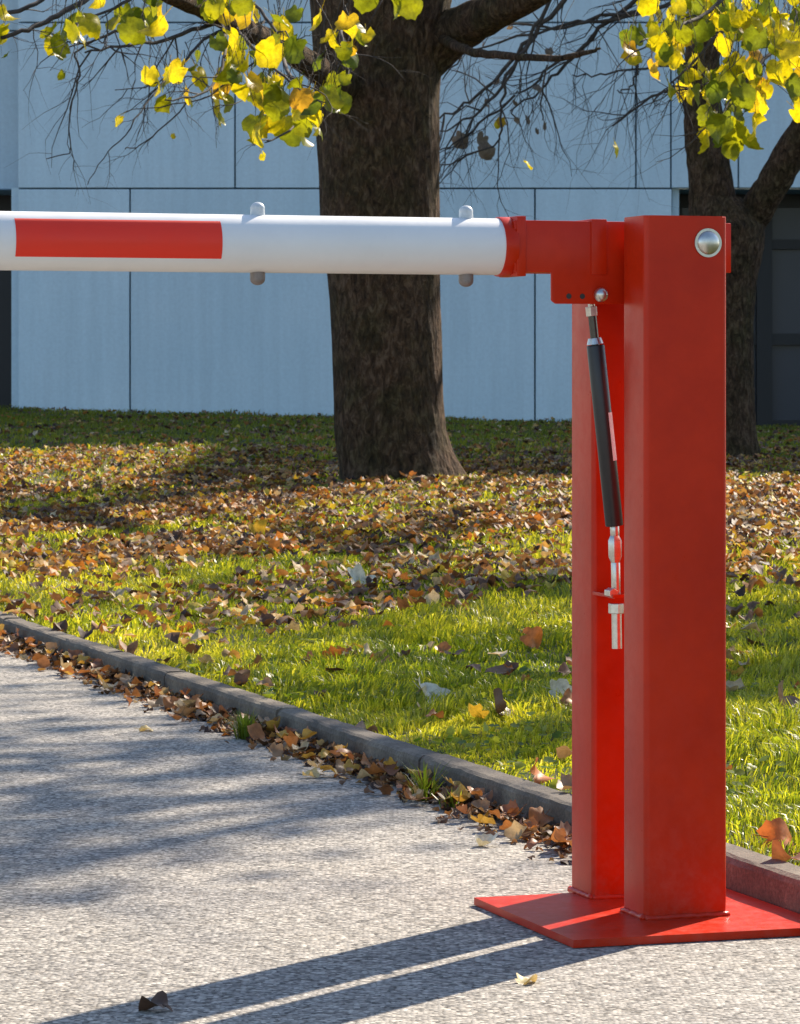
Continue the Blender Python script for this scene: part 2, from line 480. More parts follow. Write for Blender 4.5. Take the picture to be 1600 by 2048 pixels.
# ------------------------------------------------------------------ the building
bld = empty("office_building", (0, WALL_Y, 0.2))
tag(bld, "pale blue-shaded panel-clad building standing behind the lawn", "building")
def bpart(name, u0, u1, v0, v1, y0, y1, mat, bevel=0.0):
    """box whose front face stands at depth WALL_Y+y0 and fills these rows and columns"""
    x0, x1 = (u0 - 800) / F * WALL_Y, (u1 - 800) / F * WALL_Y
    z1, z0 = H + (HOR - v0) / F * WALL_Y, H + (HOR - v1) / F * WALL_Y
    bm = bmesh.new(); add_box(bm, ((x0 + x1) / 2, WALL_Y + (y0 + y1) / 2, (z0 + z1) / 2), (x1 - x0, y1 - y0, z1 - z0))
    o = bm_obj(name, bm, mat, None, bevel=bevel, seg=1)
    o.parent = bld; o.location = -bld.location
    return o
VTOP = -1080          # eaves row (about 9 m up)
J = 1.6
cols = {  # rows of panels: (v0, v1): vertical joints
    (-360, 45): [35, 640, 1445, 2700],
    (45, 377): [35, 470, 1272, 1342, 1477, 2700],
    (377, 905): [35, 260, 1070, 1345],
    (VTOP, -360): [35, 470, 1272, 2700],
}
for (v0, v1), us in cols.items():
    for a_, b_ in zip(us[:-1], us[1:]):
        bpart("panel", a_ + J, b_ - J, v0 + J, v1 - J, 0, 0.12, M_PANEL, 0.006)
bpart("wall", 35, 2700, VTOP, 374, 0.13, 0.35, M_JOINT)
bpart("wall", 35, 1345, 374, 905, 0.131, 0.35, M_JOINT)
# left: recessed bay, right of it: glazing under the upper floor
for u0, u1 in ((-1500, -700), (-700, 32)):
    for v0, v1 in ((VTOP, -360), (-360, 45), (45, 372)):
        bpart("panel", u0 + J, u1 - J, v0 + J, v1 - J, 0.9, 1.02, M_PANEL, 0.006)
bpart("wall", -1500, 34, VTOP, 372, 1.03, 1.3, M_JOINT)
bpart("wall", 1346, 1360, 374, 905, 0.13, 1.6, M_PANEL)
bpart("wall", 20, 34.5, 374, 905, 0.14, 2.1, M_PANEL)
def glazing(u0, u1, v0, v1, y, vert, horiz):
    w = bpart("window", u0, u1, v0, v1, y, y + 0.02, M_GLASS)
    def sub(a, b_, c, d, yy0, yy1, nm="mullion"):
        o = bpart(nm, a, b_, c, d, yy0, yy1, M_FRAME); o.parent = w; o.location = (0, 0, 0)
    for uu, ww in vert: sub(uu - ww / 2, uu + ww / 2, v0, v1, y - 0.12, y - 0.003)
    for vv, ww in horiz: sub(u0, u1, vv - ww / 2, vv + ww / 2, y - 0.09, y - 0.004, "transom")
    return w
glazing(1361, 2700, 376, 905, 1.3, [(1372, 20), (1552, 32), (1760, 30), (1980, 30), (2200, 30), (2420, 30)], [(390, 26), (480, 20), (676, 24), (858, 30)])
glazing(-1500, 19, 376, 905, 1.6, [(-1200, 30), (-900, 30), (-600, 30), (-300, 30), (-20, 26)], [(400, 44), (652, 18), (850, 26)])
# roof slab and the body behind so that the main block has its real depth
bpart("roof", -1520, 2689, VTOP - 40, VTOP, -0.15, 14, M_ROOF)
for k_ in range(5):  # unseen taller wing, added to cast shade on the lawn's right side
    for v0_, v1_ in ((-1960, -1420), (-1420, -880), (-880, -360), (-360, 45), (45, 377), (377, 905)):
        bpart("panel", 2700 + 640 * k_ + J, 3340 + 640 * k_ - J, v0_ + J, v1_ - J, -0.6, -0.48, M_PANEL)
bpart("wall", 2702, 5898, -1960, 905, -0.47, 13.4, M_JOINT)
bpart("roof", 2690, 5910, -2000, -1960, -0.75, 14, M_ROOF)
bpart("wall", -1500, -1486, VTOP, 905, 1.9, 13.5, M_PANEL)
bpart("ceiling", -1485, 2699, 374, 376, 0.36, 13.4, M_JOINT)
bpart("wall", -1485, 2699, 377, 905, 8.0, 8.2, M_JOINT)

# ------------------------------------------------------------------ the barrier
OX, OY = 0.35, 5.0
PR = math.atan2(B.y, B.x)
bar = empty("barrier", (OX, OY, 0), PR)
tag(bar, "red steel road barrier post holding a white boom with a red band", "barrier")
ZP = 0.012; ZT = 1.019; T = 0.005; WN = 0.128
Q1, Q2, Q3 = 0.087, 0.207, 0.300
GC = 0.1475
def gl(p, q, z): return Vector((p, q, z))
# base plate (its corners measured in the photo)
def loc2(u, v, z=ZP):
    y = F * (H - z) / (v - HOR); w = Vector(((u - 800) / F * y - OX, y - OY, 0)); return w.dot(B), w.dot(A)
pL = loc2(945, 1795); pF = loc2(1150, 1880)
p0 = (pL[0] + pF[0]) / 2; q0, q1 = pF[1], pL[1]
p1 = KB - (OX * B.x + OY * B.y) - 0.006
bm = bmesh.new()
add_prism(bm, [(p0, q0), (p1, q0), (p1, q1), (p0, q1)], 0.001, ZP)
plate = bm_obj("base_plate", bm, M_RED, bar, bevel=0.0015, smooth=True)
# channels
def rc(pts):   # open polyline of sheet metal -> closed outline with thickness handled by hand
    return pts
def box_post(name, qa, qb, ztop):
    """rectangular hollow section with rounded corners and a cap"""
    r = 0.008; pi = math.pi
    def arc(cx, cy, a0, n=5):
        return [(cx + r * math.cos(a0 + pi / 2 * i / n), cy + r * math.sin(a0 + pi / 2 * i / n)) for i in range(n + 1)]
    o = arc(r, qa + r, pi) + arc(WN - r, qa + r, 1.5 * pi) + arc(WN - r, qb - r, 0) + arc(r, qb - r, pi / 2)
    bm = bmesh.new(); add_prism(bm, o, ZP, ztop)
    es = [e for e in bm.edges if all(v.co.z > ztop - 1e-5 for v in e.verts)]
    bmesh.ops.bevel(bm, geom=es, offset=0.0015, segments=2, affect='EDGES')
    return bm_obj(name, bm, M_RED, bar, smooth=True)
box_post("post_tube", 0.0, Q1, ZT)
box_post("post_tube", Q2, Q3, ZT - 0.003)
# weld beads round the feet
wb = MB()
def bead(pa, pb):
    n = max(4, int((Vector(pb) - Vector(pa)).length / 0.006))
    pts = [Vector(pa).lerp(Vector(pb), i / n) + Vector((0, 0, random.uniform(-0.0008, 0.0008))) for i in range(n + 1)]
    wb.tube(pts, [0.0046 + random.uniform(-0.0009, 0.0009) for _ in pts], 7)
for (x0, y0, x1, y1) in ((0, 0, WN, 0), (0, 0, 0, Q1), (WN, 0, WN, Q1), (0, Q2, 0, Q3), (0, Q3, WN, Q3), (WN, Q2, WN, Q3), (0, Q1, WN, Q1), (0, Q2, WN, Q2)):
    bead((x0, y0, ZP + 0.002), (x1, y1, ZP + 0.002))
wb.build("weld_bead", M_RED, bar)
# cross straps joining the two channels near the top, bottom and the strut tab
# boom bracket
ZB = 0.977; RB = 0.0412
bm = bmesh.new()
hb = 0.0375
g = [(-0.158, ZB - hb), (-0.1005, ZB - hb), (-0.1005, 0.899), (-0.094, 0.894), (0.075, 0.894), (0.10, ZB - hb), (0.182, ZB - hb + 0.002), (0.182, ZB + hb), (-0.158, ZB + hb)]
def plate_q(bm, pts, qa, qb):
    lo = [bm.verts.new((p, qa, z)) for p, z in pts]; hi = [bm.verts.new((p, qb, z)) for p, z in pts]
    n = len(pts); bm.faces.new(lo); bm.faces.new(hi[::-1])
    for i in range(n): bm.faces.new((lo[i], hi[i], hi[(i + 1) % n], lo[(i + 1) % n]))
plate_q(bm, g, GC - 0.036, GC - 0.030)
g2 = [q for q in g if not (q[1] < 0.93 and q[0] < 0.08)]
plate_q(bm, g2, GC + 0.030, GC + 0.036)
add_box(bm, (0.012, GC, ZB + hb - 0.003), (0.339, 0.0597, 0.006))
add_box(bm, (-0.03, GC, ZB - hb + 0.004), (0.20, 0.0597, 0.006))
add_box(bm, (0.179, GC, ZB + 0.001), (0.0058, 0.0597, 0.066))
br = bm_obj("boom_bracket", bm, M_RED, bar, bevel=0.0012, smooth=True)
# collar at the end of the boom, and a raised strap beside the post
bm = bmesh.new()
add_cyl(bm, (-0.172, GC, ZB), (-0.152, GC, ZB), 0.0435, n=40)
add_box(bm, (-0.148, GC, ZB), (0.014, 0.078, 0.0868))
o = bm_obj("collar", bm, M_RED, br, bevel=0.001, smooth=True)
bm = bmesh.new(); add_box(bm, (-0.028, GC, ZB), (0.024, 0.079, 0.081))
bm_obj("strap", bm, M_RED, br, bevel=0.001, smooth=True)
# holes in the gusset (dark plugs) and the ball stud bolt
for pp in (-0.074, -0.053):
    bm = bmesh.new(); add_cyl(bm, (pp, GC - 0.0365, 0.905), (pp, GC - 0.034, 0.905), 0.004, n=16)
    bm_obj("hole", bm, M_BLACK, br)
# boom tube
def tube_shell(bm, p_a, p_b, r, n=64, seg=40):
    rings = []
    for i in range(seg + 1):
        p = p_a + (p_b - p_a) * i / seg
        rings.append([bm.verts.new((p, GC + r * math.cos(2 * math.pi * k / n), ZB + r * math.sin(2 * math.pi * k / n))) for k in range(n)])
    for i in range(seg):
        for k in range(n):
            bm.faces.new((rings[i][k], rings[i][(k + 1) % n], rings[i + 1][(k + 1) % n], rings[i + 1][k]))
    bm.faces.new(rings[0]); bm.faces.new(rings[-1][::-1])
bm = bmesh.new(); tube_shell(bm, -3.6, -0.1655, RB)
boom = bm_obj("boom", bm, M_WHITE, bar, smooth=True)
def band(p_a, p_b):
    bm = bmesh.new(); r = RB + 0.0006
    a0, a1 = math.radians(180 - 47), math.radians(180 + 34)
    n = 24; lo, hi = [], []
    for k in range(n + 1):
        a = a0 + (a1 - a0) * k / n
        rr = r if 0 < k < n else RB + 0.0001
        y, z = GC + rr * math.cos(a), ZB + rr * math.sin(a)
        lo.append(bm.verts.new((p_a, y, z))); hi.append(bm.verts.new((p_b, y, z)))
    for k in range(n): bm.faces.new((lo[k], hi[k], hi[k + 1], lo[k + 1]))
    return bm_obj("reflective_band", bm, M_BAND, boom, smooth=True)
for k in range(5): band(-0.890 - k * 0.60, -0.5956 - k * 0.60)
for i, pp in enumerate((-0.533, -0.2195)):
    bm = bmesh.new()
    add_cyl(bm, (pp, GC, ZB + RB - 0.001), (pp, GC, ZB + RB + 0.010), 0.0105, 0.0100, n=24)
    bmesh.ops.create_uvsphere(bm, u_segments=24, v_segments=12, radius=0.0103, matrix=Matrix.Translation((pp, GC, ZB + RB + 0.0095)) @ Matrix.Diagonal((1, 1, 0.85, 1)))
    bm_obj("bolt_cap", bm, M_CAP, boom, smooth=True)
    bm = bmesh.new()
    add_cyl(bm, (pp, GC, ZB - RB - 0.009), (pp, GC, ZB - RB + 0.001), 0.0108, n=20)
    bmesh.ops.create_uvsphere(bm, u_segments=20, v_segments=10, radius=0.0108, matrix=Matrix.Translation((pp, GC, ZB - RB - 0.009)) @ Matrix.Diagonal((1, 1, 0.8, 1)))
    bm_obj("nut_cap", bm, M_UND, boom, smooth=True)
# pivot bolt
zb = 0.9805
bm = bmesh.new()
add_cyl(bm, (0.0967, -0.004, zb), (0.0967, 0.29, zb), 0.010, n=20)
pb = bm_obj("pivot_bolt", bm, M_ZINC, bar, smooth=True)
bm = bmesh.new()
bmesh.ops.create_uvsphere(bm, u_segments=36, v_segments=18, radius=0.0172, matrix=Matrix.Translation((0.0967, -0.002, zb)) @ Matrix.Diagonal((1, 0.5, 1, 1)))
bm_obj("bolt_head", bm, M_ZINC, pb, smooth=True)
bm = bmesh.new()
add_cyl(bm, (0.0967, -0.0002, zb), (0.0967, -0.003, zb), 0.0208, n=36)
bm_obj("washer", bm, M_ZINC, pb, smooth=True)
# gas strut
def SP(u, v, q=GC):      # a point on the plane q of the barrier seen at (u, v)
    k = (u - 800) / F
    # X = OX + B.x p + A.x q ; Y = OY + B.y p + A.y q ; X = k Y
    p = (k * (OY + A.y * q) - OX - A.x * q) / (B.x - k * B.y)
    y = OY + B.y * p + A.y * q
    return Vector((p, q, H + (HOR - v) / F * y))
QS = GC - 0.009
bm = bmesh.new(); add_cyl(bm, SP(1191, 690, QS), SP(1229, 1052, QS), 0.0133, n=28)
strut = bm_obj("gas_strut", bm, M_BLACK, bar, bevel=0.002, smooth=True)
bm = bmesh.new(); add_cyl(bm, SP(1183, 618, QS), SP(1191, 692, QS), 0.0062, n=18)
bm_obj("piston_rod", bm, M_ROD, strut, smooth=True)
bm = bmesh.new(); add_cyl(bm, SP(1182, 613, QS), SP(1184, 632, QS), 0.0092, n=6)
bm_obj("rod_nut", bm, M_ZINC, strut, bevel=0.0006)
bm = bmesh.new(); add_cyl(bm, SP(1189, 676, QS), SP(1190.5, 688, QS), 0.0095, 0.0125, n=24)
bm_obj("end_cap", bm, M_ZINC, strut)
bm = bmesh.new()
c = SP(1196, 590, GC - 0.036)
add_cyl(bm, (c.x, c.y - 0.0145, c.z), (c.x, c.y + 0.01, c.z), 0.0055, n=16)
bmesh.ops.create_uvsphere(bm, u_segments=20, v_segments=12, radius=0.0105, matrix=Matrix.Translation((c.x, c.y - 0.012, c.z)))
add_cyl(bm, (c.x, QS, c.z), SP(1183, 614, QS), 0.0052, n=14)
bm_obj("ball_joint", bm, M_ZINC, strut, smooth=True)
bm = bmesh.new()   # sticker on the cylinder: a strip wrapped on its right side
axis = (SP(1229, 1052, QS) - SP(1191, 690, QS)).normalized()
ta, tb = SP(1191, 690, QS).lerp(SP(1229, 1052, QS), 0.375), SP(1191, 690, QS).lerp(SP(1229, 1052, QS), 0.64)
e1 = Vector((1, 0, 0)); e1 = (e1 - axis * e1.dot(axis)).normalized(); e2 = axis.cross(e1)
if e2.y > 0: e2 = -e2
lo, hi = [], []
for k in range(9):
    a = math.radians(18 + k * 7)
    d = (e1 * math.cos(a) + e2 * math.sin(a)) * 0.0137
    lo.append(bm.verts.new(ta + d)); hi.append(bm.verts.new(tb + d))
for k in range(8): bm.faces.new((lo[k], lo[k + 1], hi[k + 1], hi[k]))
bm_obj("label_sticker", bm, M_LABEL, strut, smooth=True)
bm = bmesh.new()   # lower rod end
add_cyl(bm, SP(1229, 1052, QS), SP(1230, 1072, QS), 0.0068, n=20)
add_cyl(bm, SP(1229.5, 1070, QS), SP(1230, 1080, QS), 0.0068, 0.0105, n=6)
add_cyl(bm, SP(1230, 1080, QS), SP(1230.5, 1112, QS), 0.0108, n=6)
add_cyl(bm, SP(1230.5, 1112, QS), SP(1231, 1126, QS), 0.0108, 0.0068, n=6)
add_cyl(bm, SP(1231, 1125, QS), SP(1232, 1188, QS), 0.0068, n=20)
bm_obj("rod_end", bm, M_ZINC, strut, bevel=0.0005, smooth=True)
bm = bmesh.new()
c = SP(1223, 1178, QS); add_cyl(bm, c + Vector((0, 0.012, -0.006)), c + Vector((0, -0.010, -0.006)), 0.0078, n=6)
bm_obj("lock_nut", bm, M_ZINC, strut, bevel=0.0006)
bm = bmesh.new()
a_ = SP(1233, 1222, QS); b_ = SP(1234, 1297, QS)
add_cyl(bm, a_, b_, 0.0075, n=20)
ts = bm_obj("threaded_rod", bm, M_ZINC, strut, smooth=True)
bm = bmesh.new(); add_cyl(bm, SP(1232, 1207, QS), SP(1232, 1227, QS), 0.0116, n=6); bm_obj("hex_nut", bm, M_ZINC, ts, bevel=0.0008)
# tab welded across the gap that carries the strut
zt = SP(1210, 1192, QS).z
bm = bmesh.new(); add_box(bm, (0.017, (QS - 0.012 + Q2) / 2, zt), (0.034, Q2 - QS + 0.014, 0.005))
bm_obj("strut_tab", bm, M_RED, bar, bevel=0.0006)

# ------------------------------------------------------------------ leaves: shapes
def leaf_template(seed, hi=False, curl=0.35, fold=0.25, lobes=5, lobe=0.065):
    rs = np.random.default_rng(seed)
    n = 24 if hi else 12
    th = np.linspace(0, 2 * np.pi, n, endpoint=False)
    # stalk at angle pi (x negative); lobed outline
    r = 0.5 * (0.86 + lobe * np.cos(lobes * th) + 0.08 * np.cos(th)) + rs.normal(0, 0.024 if hi else 0.016, n)
    if hi: r += 0.012 * np.cos(th * 10 + rs.uniform(0, 6))
    notch = np.exp(-((np.abs(th - np.pi)) / 0.30) ** 2); r *= (1 - 0.5 * notch)
    x = r * np.cos(th) * 1.05; y = r * np.sin(th) * 0.95
    V = [(0, 0)] ; 
    if hi:
        V += list(zip(x * 0.55, y * 0.55)); V += list(zip(x, y))
    else: V += list(zip(x, y))
    V = np.array(V)
    k1, k2, k3 = rs.uniform(-1, 1.4) * curl, rs.uniform(0.3, 1.3) * fold, rs.uniform(-1, 1)
    z = k1 * (V[:, 0] ** 2) * 1.6 + k2 * (V[:, 1] ** 2) * 2.2 + k3 * 0.35 * curl * V[:, 0] * V[:, 1] * 2 + 0.10 * curl * np.sin(V[:, 0] * 7 + k3 * 3) * np.cos(V[:, 1] * 6)
    V3 = np.column_stack([V, z]); V3[:, 2] -= V3[:, 2].mean() * 0.5
    Fc = []
    if hi:
        for k in range(n):
            Fc.append((0, 1 + k, 1 + (k + 1) % n))
            Fc.append((1 + k, 1 + n + k, 1 + n + (k + 1) % n)); Fc.append((1 + k, 1 + n + (k + 1) % n, 1 + (k + 1) % n))
    else:
        for k in range(n): Fc.append((0, 1 + k, 1 + (k + 1) % n))
    return V3, np.array(Fc)

def scatter_leaves(name, pos, size, tilt, cols, mat, seeds=8, curl=0.6, fold=0.35, normal_up=True, label=None, cat=None, parent=None):
    """one mesh of many leaves; pos (n,3) size (n,), tilt (n,) radians, cols (n,3)"""
    n = len(pos); VS, FS, CS = [], [], []; off = 0
    which = rng.integers(0, seeds, n)
    for s in range(seeds):
        idx = np.where(which == s)[0]
        if len(idx) == 0: continue
        T3, Fc = leaf_template(200 + s, False, curl, fold)
        m = len(T3)
        k = len(idx)
        az = rng.uniform(0, 2 * np.pi, k); ta = rng.uniform(0, 2 * np.pi, k); tl = tilt[idx]
        ca, sa = np.cos(az), np.sin(az)
        Z = np.zeros(k); O = np.ones(k)
        R1 = np.stack([np.stack([ca, -sa, Z], -1), np.stack([sa, ca, Z], -1), np.stack([Z, Z, O], -1)], 1)
        ux, uy = np.cos(ta), np.sin(ta); c_, s_ = np.cos(tl), np.sin(tl); o1 = 1 - c_
        R2 = np.stack([np.stack([c_ + ux * ux * o1, ux * uy * o1, uy * s_], -1),
                       np.stack([ux * uy * o1, c_ + uy * uy * o1, -ux * s_], -1),
                       np.stack([-uy * s_, ux * s_, c_], -1)], 1)
        R = R2 @ R1
        V = np.einsum('kij,mj->kmi', R, T3) * size[idx][:, None, None] + pos[idx][:, None, :]
        VS.append(V.reshape(-1, 3)); CS.append(np.repeat(cols[idx], m, 0))
        FS.append((Fc[None] + (np.arange(k) * m)[:, None, None] + off).reshape(-1, 3)); off += k * m
    return np_mesh(name, np.concatenate(VS), np.concatenate(FS), mat, np.concatenate(CS), parent)

# ------------------------------------------------------------------ lawn visibility helper
def in_view(n, y0, y1, marg=0.35, fr=0.12):
    """random points in the strip of ground between depths y0..y1 that the camera (or one a step aside) sees"""
    y = rng.uniform(y0, y1, n); hw = 800 / F * y * (1 + fr) + marg
    hwm = 800 / F * y1 * (1 + fr) + marg
    x = rng.uniform(-1, 1, n) * hwm
    m = (np.abs(x) < hw) & (x * B.x + y * B.y > KB + KW - 0.012)
    return x[m], y[m]

def nz(x, y, f, seed=0):     # cheap smooth noise -1..1
    r = np.random.default_rng(seed); v = 0
    for k in range(6):
        a = r.uniform(0, 2 * np.pi); ph = r.uniform(0, 2 * np.pi); ff = f * r.uniform(0.6, 1.7)
        v = v + np.sin((x * np.cos(a) + y * np.sin(a)) * ff + ph)
    return v / 3.2

# how thickly the leaves lie
def cover(x, y):
    v = HOR + F * (H - lawn_z(x, y)) / y
    u = 800 + F * x / y
    base = np.interp(v, [850, 905, 945, 1060, 1160, 1230, 1300, 1500, 1800], [0.25, 0.32, 0.72, 0.88, 0.62, 0.40, 0.10, 0.02, 0.02])
    left = np.interp(u, [0, 500, 1100], [1.0, 1.0, 0.9])
    patch = 0.72 + 0.75 * nz(x, y * 0.5, 3.6, 5)
    mid = np.where((v > 1060), np.clip(patch, 0.06, 1.4), np.clip(patch + 0.15, 0.30, 1.2))
    return base * left * mid

# ------------------------------------------------------------------ grass
def grass():
    VS, FS, CS = [], [], []; off = 0
    for (y0, y1, n, h, w) in ((4.4, 6.5, 95000, 0.042, 0.0030), (6.5, 9, 150000, 0.040, 0.0034), (9, 13, 160000, 0.040, 0.0045),
                              (13, 20, 120000, 0.042, 0.0070), (20, 38.2, 110000, 0.05, 0.012)):
        x, y = in_view(n, y0, y1)
        c = cover(x, y)
        dens = 0.72 + 0.4 * nz(x, y, 5, 9)
        keep = rng.uniform(0, 1, len(x)) < np.clip(dens, 0.25, 1) * np.clip(1.15 - 0.62 * c, 0.25, 1)
        x, y = x[keep], y[keep]; k = len(x)
        s = x * B.x + y * B.y - (KB + KW)
        hh = h * rng.uniform(0.45, 1.25, k) * np.clip(0.8 + 0.35 * nz(x, y, 4, 3) + 0.35 * nz(x, y, 22, 4), 0.3, 1.6) * np.interp(s, [-0.012, 0.12], [0.35, 1])
        ww = w * rng.uniform(0.6, 1.3, k)
        az = 3.2 * nz(x, y, 12, 6) + rng.normal(0, 0.9, k); bend = rng.uniform(0.2, 1.3, k)
        dx, dy = np.cos(az), np.sin(az); fx, fy = -dy, dx
        ph = rng.uniform(0, 2 * np.pi, k); fx, fy = np.cos(ph), np.sin(ph)
        z = lawn_z(x, y) - 0.004
        b0 = np.stack([x - fx * ww / 2, y - fy * ww / 2, z], -1); b1 = np.stack([x + fx * ww / 2, y + fy * ww / 2, z], -1)
        mx, my, mz = x + dx * bend * hh * 0.28, y + dy * bend * hh * 0.28, z + hh * 0.62
        m0 = np.stack([mx - fx * ww * .42, my - fy * ww * .42, mz], -1); m1 = np.stack([mx + fx * ww * .42, my + fy * ww * .42, mz], -1)
        t = np.stack([x + dx * bend * hh * 0.95, y + dy * bend * hh * 0.95, z + hh * (1.05 - 0.32 * bend)], -1)
        V = np.stack([b0, b1, m0, m1, t], 1).reshape(-1, 3)
        f = np.array([[0, 1, 3], [0, 3, 2], [2, 3, 4]])
        FS.append((f[None] + (np.arange(k) * 5)[:, None, None] + off).reshape(-1, 3)); off += 5 * k
        pal = np.array([[0.13, 0.20, 0.018], [0.31, 0.36, 0.03], [0.54, 0.54, 0.05], [0.70, 0.66, 0.12], [0.70, 0.58, 0.24]])
        g = np.clip(rng.normal(1.25, 0.75, k) + 0.7 * nz(x, y, 2.5, 17), 0, 3.99)
        i0 = np.floor(g).astype(int); fr = (g - i0)[:, None]
        col = pal[i0] * (1 - fr) + pal[np.minimum(i0 + 1, 4)] * fr
        shift = np.interp(y, [6, 14, 22, 30, 38], [1.0, 0.9, 0.65, 0.42, 0.38])[:, None]  # blades turn darker and browner toward the wall, its shade put into the colour
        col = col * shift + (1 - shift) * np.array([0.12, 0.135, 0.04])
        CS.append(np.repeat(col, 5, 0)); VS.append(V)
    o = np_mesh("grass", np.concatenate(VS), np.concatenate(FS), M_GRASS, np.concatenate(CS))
    tag(o, "bright yellow-green grass growing on the lawn", "grass", kind="stuff")
grass()

# clover-like round weed leaves low in the turf
def weeds():
    x, y = in_view(9000, 4.4, 9.5)
    k = nz(x, y, 6, 23) > 0.15; x, y = x[k], y[k]; n = len(x)
    pos = np.stack([x, y, lawn_z(x, y) + rng.uniform(0.005, 0.025, n)], -1)
    pal = np.array([[0.14, 0.22, 0.03], [0.24, 0.31, 0.03], [0.34, 0.38, 0.06]])
    o = scatter_leaves("clover", pos, rng.uniform(0.012, 0.030, n), np.abs(rng.normal(0, 0.5, n)), pal[rng.integers(0, 3, n)] * rng.uniform(0.8, 1.2, (n, 1)), M_GRASS, curl=0.2, fold=0.2)
    tag(o, "small round green weed leaves low in the turf", "clover", kind="stuff")
weeds()

PAL = np.array([[0.08, 0.045, 0.035], [0.15, 0.08, 0.05], [0.24, 0.14, 0.085], [0.34, 0.17, 0.07], [0.50, 0.21, 0.06],
                [0.55, 0.34, 0.12], [0.48, 0.35, 0.21], [0.66, 0.52, 0.33], [0.60, 0.46, 0.06]])
def litter():
    X, Y, S = [], [], []
    for (y0, y1, n) in ((8.2, 12, 5200), (12, 18, 17500), (18, 26, 21000), (26, 38, 13000)):
        x, y = in_view(n, y0, y1)
        k = rng.uniform(0, 1, len(x)) < cover(x, y)
        X.append(x[k]); Y.append(y[k])
    x = np.concatenate(X); y = np.concatenate(Y); n = len(x)
    d = np.hypot(x + 0.06, y - TREE_Y); k = d > 0.42; x, y = x[k], y[k]; n = len(x)
    v = HOR + F * (H - lawn_z(x, y)) / y
    orange = np.clip(0.5 + 0.6 * nz(x, y, 1.6, 31), 0, 1)
    g = rng.uniform(0, 1, n)
    idx = np.where(g < 0.42, rng.integers(0, 3, n), np.where(g < 0.42 + 0.38 * orange, rng.integers(3, 6, n), np.where(g < 0.93, rng.integers(1, 8, n), 8)))
    col = PAL[idx] * rng.uniform(0.75, 1.2, (n, 1))
    pos = np.stack([x, y, lawn_z(x, y) + 0.008 + rng.uniform(0, 0.028, n)], -1)
    o = scatter_leaves("fallen_leaves", pos, rng.uniform(0.032, 0.068, n), np.clip(np.abs(rng.normal(0, 0.27, n)), 0, 1.2), col, M_LITTER, curl=1.2, fold=0.7)
    tag(o, "carpet of brown and orange fallen leaves covering the lawn round the tree", "fallen leaves", kind="stuff")
litter()

# ------------------------------------------------------------------ fallen leaves one by one
def leaf_mesh(seed, mat, curl, fold):
    T3, Fc = leaf_template(seed, True, curl, fold)
    me = bpy.data.meshes.new("fallen_leaf")
    V = [tuple(v) for v in T3]; Fs = [tuple(int(i) for i in f) for f in Fc]
    # stalk
    n0 = len(V); V += [(-0.22, -0.012, 0.0), (-0.22, 0.012, 0.0), (-0.22, 0, 0.02), (-0.62, -0.008, 0.06), (-0.62, 0.008, 0.06), (-0.62, 0, 0.075)]
    Fs += [(n0, n0 + 1, n0 + 4, n0 + 3), (n0 + 1, n0 + 2, n0 + 5, n0 + 4), (n0 + 2, n0, n0 + 3, n0 + 5)]
    me.from_pydata(V, [], Fs); me.update()
    me.polygons.foreach_set("use_smooth", [True] * len(me.polygons))
    me.materials.append(mat)
    return me
FCOL = {"rust": (0.40, 0.17, 0.06), "tan": (0.34, 0.22, 0.13), "pale buff": (0.52, 0.40, 0.24), "dark brown": (0.13, 0.07, 0.04),
        "russet": (0.28, 0.12, 0.06), "ochre": (0.52, 0.33, 0.07)}
FMAT = {k: solid_leaf("fallen leaf " + k, c, 0.28) for k, c in FCOL.items()}
FALL = []
for i in range(24):
    kk = list(FCOL)[i % 6]; FALL.append((kk, leaf_mesh(300 + i, FMAT[kk], 1.0, 0.6)))
def shape_words(size, big, small):
    return "large" if size > big else "small" if size < small else "medium"
def fallen(p, size, label, group=None, me=None, tilt=0.4, rot=None, mat=None):
    me = me or random.choice(FALL)[1]
    o = bpy.data.objects.new("fallen_leaf", me)
    if mat is not None:
        me2 = me.copy(); me2.materials.clear(); me2.materials.append(mat); o.data = me2
    o.location = p; o.scale = (size,) * 3
    o.rotation_euler = rot or (random.gauss(0, tilt), random.gauss(0, tilt), random.uniform(0, 6.28))
    link(o); tag(o, label, "fallen leaf", group)
    return o
# the gutter: leaves collected against the kerb
for i in range(250):
    a0 = 4.0 + 7.0 * (i / 250.0) ** 1.15 + random.uniform(-0.05, 0.05)
    w = abs(random.gauss(0.0, 0.055))
    if w > 0.14: w = random.uniform(0.0, 0.1)
    if 4.3 < a0 < 5.02 and w > -1:      # under the plate
        if KB - w > OX * B.x + OY * B.y + p0 - 0.03 and a0 < (Vector((OX, OY, 0)).dot(A) + q1 + 0.04): continue
    p = BA(KB - 0.022 - w, a0, 0.008 + random.uniform(0, 0.014) + max(0, 0.018 - w * 0.3))
    kk, me = random.choice(FALL); sz = random.uniform(0.028, 0.055); u_ = 800 + F * p.x / p.y
    if u_ > 1400: continue
    zone = ("at the left border" if u_ < 120 else "where the road is shaded" if u_ < 270 else "short of the weed tuft" if u_ < 430 else "by the weed tuft" if u_ < 540
            else "between both tufts" if u_ < 660 else "nearing the spiky tuft" if u_ < 790 else "by the spiky tuft" if u_ < 900 else "past the spiky tuft" if u_ < 1010 else "beside the red post" if u_ < 1200 else "right of the red post")
    where = "against the kerb" if w < 0.025 else "in the gutter" if w < 0.06 else "at the gutter's edge"
    fallen(p, sz, "%s %s leaf %s, %s" % (shape_words(sz, .044, .034), kk, where, zone), "fallen leaves in the gutter", me=me, tilt=0.36)
